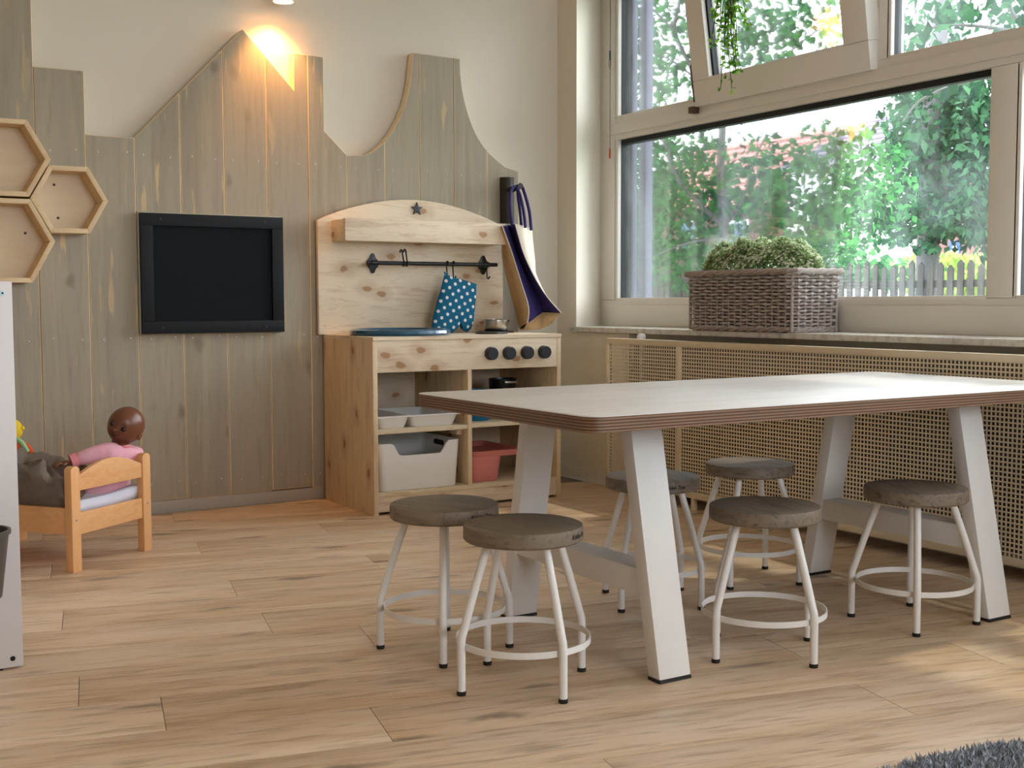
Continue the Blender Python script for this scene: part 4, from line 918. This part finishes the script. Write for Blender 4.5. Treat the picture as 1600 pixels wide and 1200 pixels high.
# ------------------------------------------------------------------ trailing plant in front of the tilted sash
hx = 2.90; hp0 = onX(1140, 0, hx)
tp = thing('trailing_plant', 'trailing green plant hanging in front of the tilted sash', 'plant', (hx, hp0.y, 1.95)); vn = MB(); lf = MB()
zp = 2.02
part('pot', MB().lathe([(0, 0), (.05, 0), (.07, .10), (.074, .10), (.074, .11), (.064, .11), (.05, .01), (0, .01)], (hx, hp0.y, zp), 28), 'pot', tp); part('soil', MB().lathe([(0, .09), (.063, .09), (.062, .085)], (hx, hp0.y, zp), 24), 'soil', tp)
part('hanger', MB().tube([(hx-.07, hp0.y, zp+.10), (hx, hp0.y, 2.45), (hx, hp0.y, ZC)], .0015, 5).tube([(hx+.07, hp0.y, zp+.10), (hx, hp0.y, 2.45)], .0015, 5), 'cord', tp)
random.seed(3)
for k in range(26):
    ex = random.gauss(1140, 11); ey = random.choice((25, 45, 60, 70, 80, 95, 110, 138)); xx = hx+random.uniform(-.03, .03)
    if k < 3: ex, ey = (1126, 1133, 1150)[k], (138, 118, 112)[k]
    if 3 <= k < 9: ex, ey = 1140+random.uniform(-28, 32), random.uniform(15, 55)
    e = onX(ex, ey, xx); m_ = onX((ex+1140)/2+random.uniform(-6, 6), ey*.3-20, xx); a = random.uniform(0, 6.3)
    st_ = Vector((hx+.06*math.cos(a), hp0.y+.06*math.sin(a), zp+.112)); pth = bez([st_, st_+Vector((.02*math.cos(a), .02*math.sin(a), -.04)), m_, e], 10); vn.tube(pth, .0014, 5)
    for q in pth[8::2]:
        for j in range(2):
            d_ = Vector((random.gauss(0, 1), random.gauss(0, 1), random.gauss(-.5, .6))); lf.leaf(q, d_, Vector((-.7, -.7, .4))+Vector((random.gauss(0, .4), random.gauss(0, .4), 0)), random.uniform(.014, .026), random.uniform(.009, .016))
part('vines', vn, 'vine', tp, None, 'stuff'); part('leaves', lf, 'leaf_ivy', tp, None, 'stuff')

# ------------------------------------------------------------------ rug
rg = thing('round_rug', 'round shaggy grey rug at the lower right corner', 'rug', (1.49, .285, 0)); RC = (1.49, .285); RR = .985
part('backing', MB().lathe([(0, 0), (RR, 0), (RR, .006), (0, .006)], (RC[0], RC[1], .0005), 64), 'rugback', rg); pl = MB(); random.seed(2)
for i in range(26000):
    if i < 16000: a = R(random.uniform(35, 125)); c = random.uniform(.80, 1.0)*RR
    else: a = random.uniform(0, 2*math.pi); c = math.sqrt(random.random())*RR
    p = Vector((RC[0]+c*math.cos(a), RC[1]+c*math.sin(a), .004)); pl.leaf(p, Vector((random.gauss(0, .5), random.gauss(0, .5), 1)), Vector((random.gauss(0, 1), random.gauss(0, 1), .1)), random.uniform(.013, .022), .006)
part('pile', pl, 'rug', rg, None, 'stuff')

# ------------------------------------------------------------------ outside
GZ = -.30
struct('ground', MB().box(3.3, 90, -25, 90, GZ-.1, GZ), 'grass')
solo('street', MB().box(16, 22, -25, 90, GZ, GZ+.02), 'street', 'grey street beyond the paling fence', 'street')
HOLLOWS = [(at(1493, 388, w), .15) for w in (9.6, 10.0, 10.4, 10.8, 11.2)]+[(at(1390, 362, w), .13) for w in (6.8, 7.1, 10.6, 11, 11.4)]+[(at(1272, 286, w), .10) for w in (6.6, 6.9, 7.2, 7.5)]      # hollows inside the crowns
def crown(mb, specs, leafm):
    for cx, cy, w, rx, ry, n_ in specs:
        for i in range(n_):
            a = random.uniform(0, 2*math.pi); c = random.random()**.6; p = at(cx+rx*c*math.cos(a), cy+ry*c*math.sin(a), w+random.uniform(-.5, .5))
            if any((p-hc_).length < hr_ for hc_, hr_ in HOLLOWS): continue
            mb.leaf(p, Vector((random.gauss(0, .7), random.gauss(0, .7), random.gauss(-.6, .5))), Vector((random.gauss(0, 1), random.gauss(0, 1), random.gauss(.6, .6))), leafm*random.uniform(.7, 1.25), leafm*random.uniform(.5, .8))
random.seed(21)
TW = 7.0
def pth(l, w): return bez([at(x, y, w+dz) for x, y, dz in l], 5)
base = at(1137, 470, TW); tr = thing('garden_tree', 'slender grey tree with broad leaves close to the window', 'tree', (base.x, base.y, GZ))
tk = MB(); tp_ = [Vector((base.x, base.y, GZ))]+pth([(1137, 460, 0), (1131, 355, 0), (1126, 270, 0), (1128, 180, 0), (1122, 90, 0), (1115, -60, 0), (1120, -220, 0)], TW); tk.tube(tp_, [.034]+[.031-.018*i/(len(tp_)-1) for i in range(len(tp_)-1)], 10)
part('trunk', tk, 'bark', tr)
for l, r0 in (([(1131, 352, 0), (1085, 312, -.1), (1052, 268, -.2), (1040, 228, -.3), (1008, 180, -.3)], .016), ([(1124, 190, 0), (1105, 140, -.1), (1080, 105, -.2), (1054, 48, -.3), (1062, -10, -.3), (1058, -120, -.3)], .020), ([(1133, 372, 0), (1075, 380, -.2), (1015, 403, -.4)], .009), ([(1054, 50, -.3), (1020, 15, -.3), (990, -10, -.3)], .009),
              ([(1095, 130, -.1), (1050, 95, -.3), (1015, 82, -.4)], .007), ([(1131, 355, 0), (1160, 310, .1), (1180, 250, .2), (1200, 200, .3)], .010), ([(1128, 190, 0), (1190, 120, .1), (1260, 60, .2), (1330, 10, .3)], .010), ([(1180, 260, .2), (1230, 240, .2), (1290, 250, .2)], .006)):
    pp = pth(l, TW); part('branch', MB().tube(pp, [r0*(1-.65*i/(len(pp)-1)) for i in range(len(pp))], 8), 'bark', tr)
lf = MB()
crown(lf, [(1010, 40, 7, 55, 60, 230), (1060, 120, 7.3, 40, 50, 130), (1030, 225, 7.2, 60, 55, 240), (1010, 310, 7.4, 50, 70, 230), (1075, 300, 7.5, 60, 60, 220), (1060, 400, 7.5, 70, 55, 260), (1180, 300, 7.2, 60, 60, 200), (1230, 340, 7.4, 80, 50, 240), (1160, 40, 6.8, 80, 60, 240), (1240, 60, 6.8, 90, 60, 160), (1290, 230, 7, 50, 50, 130), (1200, 110, 6.8, 60, 30, 110), (1310, 300, 7.2, 50, 50, 140), (1170, 230, 7.2, 40, 30, 40), (1095, 220, 7.4, 35, 40, 90), (1080, 30, 7.1, 50, 60, 120), (1130, -150, 6.8, 240, 110, 500), (1000, 130, 7.2, 40, 60, 120), (1040, 350, 7.4, 80, 60, 260), (1150, 400, 7.4, 80, 50, 200), (1070, 270, 7.3, 80, 60, 320), (1160, 290, 7.3, 60, 40, 160), (1130, 330, 7.4, 60, 40, 140), (1260, 300, 7.0, 90, 60, 300), (1350, 250, 6.9, 60, 60, 170), (1210, 250, 7.0, 60, 40, 110), (1230, 20, 6.7, 110, 50, 160), (1390, 290, 7.0, 50, 70, 170)], .060)
part('leaves', lf, 'leaf_tree', tr, None, 'stuff')
random.seed(22)
base = at(1448, 470, 10.5); tr = thing('dense_tree', 'dense dark green tree at the right of the window view', 'tree', (base.x, base.y, GZ))
part('trunk', MB().tube([(base.x, base.y, GZ), (base.x, base.y, 2.2), (base.x+.2, base.y, 4)], [.11, .09, .05], 10), 'bark', tr)
for l in ([(1480, 330, 0), (1440, 260, 0), (1400, 210, 0)], [(1482, 300, 0), (1530, 240, 0), (1570, 200, 0)], [(1475, 370, 0), (1510, 330, -.3), (1545, 290, -.4)]): pp = pth(l, 10.5); part('branch', MB().tube(pp, [.04*(1-.7*i/(len(pp)-1)) for i in range(len(pp))], 8), 'bark', tr)
lf = MB(); crown(lf, [(1500, 160, 10.5, 90, 70, 800), (1480, 260, 10.5, 100, 80, 1000), (1440, 320, 11, 80, 45, 450), (1530, 340, 10, 70, 60, 500), (1560, 230, 10, 70, 120, 700), (1420, 230, 10.8, 40, 40, 160), (1500, 60, 10.5, 120, 60, 250), (1640, 250, 10, 80, 160, 600), (1490, 230, 10.6, 100, 110, 1600), (1440, 180, 10.8, 70, 50, 350), (1470, 350, 10.2, 110, 40, 700)], .085)
part('leaves', lf, 'leaf_dark', tr, None, 'stuff')
random.seed(23)
base = at(1700, 470, 4.9); tr = thing('near_tree', 'tree with large leaves overhanging the right window panes', 'tree', (base.x, base.y, GZ))
part('trunk', MB().tube([(base.x, base.y, GZ), (base.x, base.y, 2.0), (base.x, base.y+.1, 3.2)], [.05, .045, .03], 10), 'bark', tr)
for l in ([(1700, 150, 0), (1640, 70, 0), (1560, 45, 0), (1470, 40, 0), (1420, 62, 0)], [(1640, 80, 0), (1582, 20, 0), (1580, -40, 0)], [(1700, 160, 0), (1560, 120, .2), (1450, 150, .3), (1410, 190, .3)]): pp = pth(l, 4.9); part('branch', MB().tube(pp, [.014*(1-.75*i/(len(pp)-1)) for i in range(len(pp))], 6), 'bark', tr)
lf = MB(); crown(lf, [(1440, 45, 4.9, 30, 30, 26), (1490, 20, 4.9, 30, 30, 22), (1580, 20, 4.9, 30, 40, 24), (1420, 155, 5.1, 28, 26, 12), (1440, 215, 5.1, 25, 20, 6), (1540, -20, 4.9, 120, 40, 90), (1660, 100, 4.9, 60, 120, 160), (1490, 125, 5.0, 40, 15, 10)], .068)
part('leaves', lf, 'leaf_dark', tr, None, 'stuff')
random.seed(24)
for i, (cx, cy, w, rx, ry, n_, lab) in enumerate(((985, 230, 19, 60, 240, 1500, 'tall bush tree at the far left of the window view'), (1110, 420, 23, 110, 60, 800, 'low garden bush behind the slender tree'), (1270, 400, 15.5, 90, 45, 700, 'low garden bush behind the basket'), (1330, 340, 19.5, 75, 65, 900, 'round green tree in front of the white house'), (1400, 425, 13.2, 110, 22, 500, 'dark low shrubbery behind the paling fence'))):
    b_ = at(cx, 470, w); tr = thing('garden_bush', lab, 'bush', (b_.x, b_.y, GZ), 'garden bushes'); lf = MB(); crown(lf, [(cx, cy, w, rx, ry, n_)], .13); part('leaves', lf, 'leaf_tree', tr, None, 'stuff')
    part('stem', MB().tube([(b_.x, b_.y, GZ), at(cx, cy, w)], [.05, .02], 8), 'bark', tr)
# paling fence
FX = 8.2; fz = onX(1420, 409, FX).z; fy1 = onX(985, 440, FX).y; fy0 = onX(1660, 440, FX).y
fe = thing('paling_fence', 'grey wooden paling fence along the garden edge', 'fence', (FX, (fy0+fy1)/2, GZ)); y = fy0; random.seed(9)
while y < fy1:
    h = fz+random.uniform(-.04, .03); part('paling', MB().prism([(FX, y, GZ), (FX, y+.055, GZ), (FX, y+.055, h-.03), (FX, y+.0275, h), (FX, y, h-.03)], (.02, 0, 0)), 'paling', fe); y += .098
for z in (GZ+.25, fz-.22): part('fence_rail', MB().box(FX+.021, FX+.05, fy0, fy1, z, z+.06), 'paling', fe)
he_a = onX(1425, 405, 10); he_b = onX(1640, 405, 10); he = thing('clipped_hedge', 'bright yellow-green hedge behind the paling fence', 'hedge', (10, (he_a.y+he_b.y)/2, GZ)); lf = MB()
for i in range(1800): lf.leaf(Vector((random.uniform(9.7, 10.3), random.uniform(he_b.y, he_a.y), GZ+(he_a.z-GZ)*random.random()**.5)), Vector((random.gauss(0, 1), random.gauss(0, 1), 1)), Vector((random.gauss(0, 1), random.gauss(0, 1), 1)), .10, .06)
part('leaves', lf, 'leaf_hedge', he, None, 'stuff')
# houses
def house(name, label, X, xa, xb, yeave, yridge, depth, wallm, roofm, wins, n_tiles):
    a = onX(xa, yeave, X); b = onX(xb, yeave, X); y1, y0 = a.y, b.y; ze = (a.z+b.z)/2; zr = onX((xa+xb)/2, yridge, X+depth/2).z
    h = thing(name, label, 'house', (X, (y0+y1)/2, GZ)); part('wall', MB().box(X, X+depth, y0, y1, GZ, ze), wallm, h)
    rf = part('roof', MB().hexa([Vector((X-.4, y0-.3, ze)), Vector((X+depth+.4, y0-.3, ze)), Vector((X+depth/2+.05, y0-.3, zr)), Vector((X+depth/2-.05, y0-.3, zr))], [Vector((X-.4, y1+.3, ze)), Vector((X+depth+.4, y1+.3, ze)), Vector((X+depth/2+.05, y1+.3, zr)), Vector((X+depth/2-.05, y1+.3, zr))]), roofm, h)
    for k in range(1, n_tiles): s = k/n_tiles; xq = X-.4+(depth/2+.35)*s; zq = ze+(zr-ze)*s; part('tile_course', MB().box(xq-.05, xq+.02, y0-.3, y1+.3, zq-.01, zq+.06), roofm, rf)
    for (wa, wb, wt, wo) in wins:
        p = onX(wa, wt, X); q = onX(wb, wo, X); wn = part('window', MB().box(X-.04, X+.02, q.y, p.y, q.z, p.z), 'render', h); part('pane', MB().box(X-.06, X-.035, q.y+.12, p.y-.12, q.z+.12, p.z-.12), 'pane', wn)
house('white_house', 'white rendered house with grey-purple tiled roof', 26, 1232, 1352, 262, 196, 8, 'render', 'slate', [(1253, 1264, 268, 302), (1266, 1276, 270, 302), (1278, 1290, 272, 302)], 9)
house('slate_roof_house', 'brick house with dark purple-grey roof beside the white house', 29, 1345, 1470, 268, 180, 9, 'brick', 'slate', [(1372, 1390, 290, 330), (1410, 1428, 290, 330)], 9)
house('red_roof_house', 'brick house with red tiled roof behind the slender tree', 33, 960, 1195, 330, 236, 9, 'brick', 'rooftile', [(1000, 1030, 345, 390), (1060, 1090, 345, 390), (1140, 1170, 345, 390)], 10)
house('brick_house', 'low brown brick house row far behind the fence', 42, 1330, 1680, 372, 340, 8, 'brick', 'slate', [(1360, 1380, 380, 402), (1420, 1440, 380, 402), (1500, 1520, 380, 402)], 5)
# signs
def pole(x, ytop, X): p = onX(x, ytop, X); return p, MB().tube([(X, p.y, GZ), (X, p.y, p.z)], .03, 8)
p = onX(1492, 387, 24); t = thing('crossing_sign', 'blue square pedestrian crossing sign with white triangle', 'sign', (24, p.y, GZ)); s_ = .165
part('post', MB().tube([(24.03, p.y, GZ), (24.03, p.y, p.z)], .025, 8), 'post', t); part('plate', MB().box(24-.01, 24+.005, p.y-s_, p.y+s_, p.z-s_, p.z+s_, .004), 'signblue', t)
part('triangle', MB().prism([(23.985, p.y-s_*.78, p.z-s_*.72), (23.985, p.y+s_*.78, p.z-s_*.72), (23.985, p.y, p.z+s_*.78)], (.005, 0, 0)), 'signwhite', t)
fg = MB().box(23.978, 23.983, p.y-.016, p.y+.016, p.z-.05, p.z+.03).ball((23.98, p.y, p.z+.05), (.003, .018, .018), 2)
fg.prism([(23.978, p.y-.012, p.z-.04), (23.978, p.y+.014, p.z-.04), (23.978, p.y+.05, p.z-.115), (23.978, p.y+.03, p.z-.115)], (.004, 0, 0)).prism([(23.978, p.y+.012, p.z-.04), (23.978, p.y-.014, p.z-.04), (23.978, p.y-.05, p.z-.115), (23.978, p.y-.03, p.z-.115)], (.004, 0, 0)); part('pictogram', fg, 'ink', t)
for y_, r_, lab in ((356, 14, 'upper pale round traffic sign seen from behind'), (369, 13, 'lower pale round traffic sign seen from behind')):
    p = onX(1388 if y_ == 356 else 1393, y_, 22+(.3 if y_ > 360 else 0)); t = thing('round_sign', lab, 'sign', (p.x, p.y, GZ), 'round traffic signs'); part('disc', MB().lathe([(0, 0), (.185, 0), (.185, .01), (0, .01)], p, 28, Vector((-1, 0, 0))), 'signback', t); part('post', MB().tube([(p.x+.03, p.y, GZ), (p.x+.03, p.y, p.z+.1)], .022, 8), 'post', t)
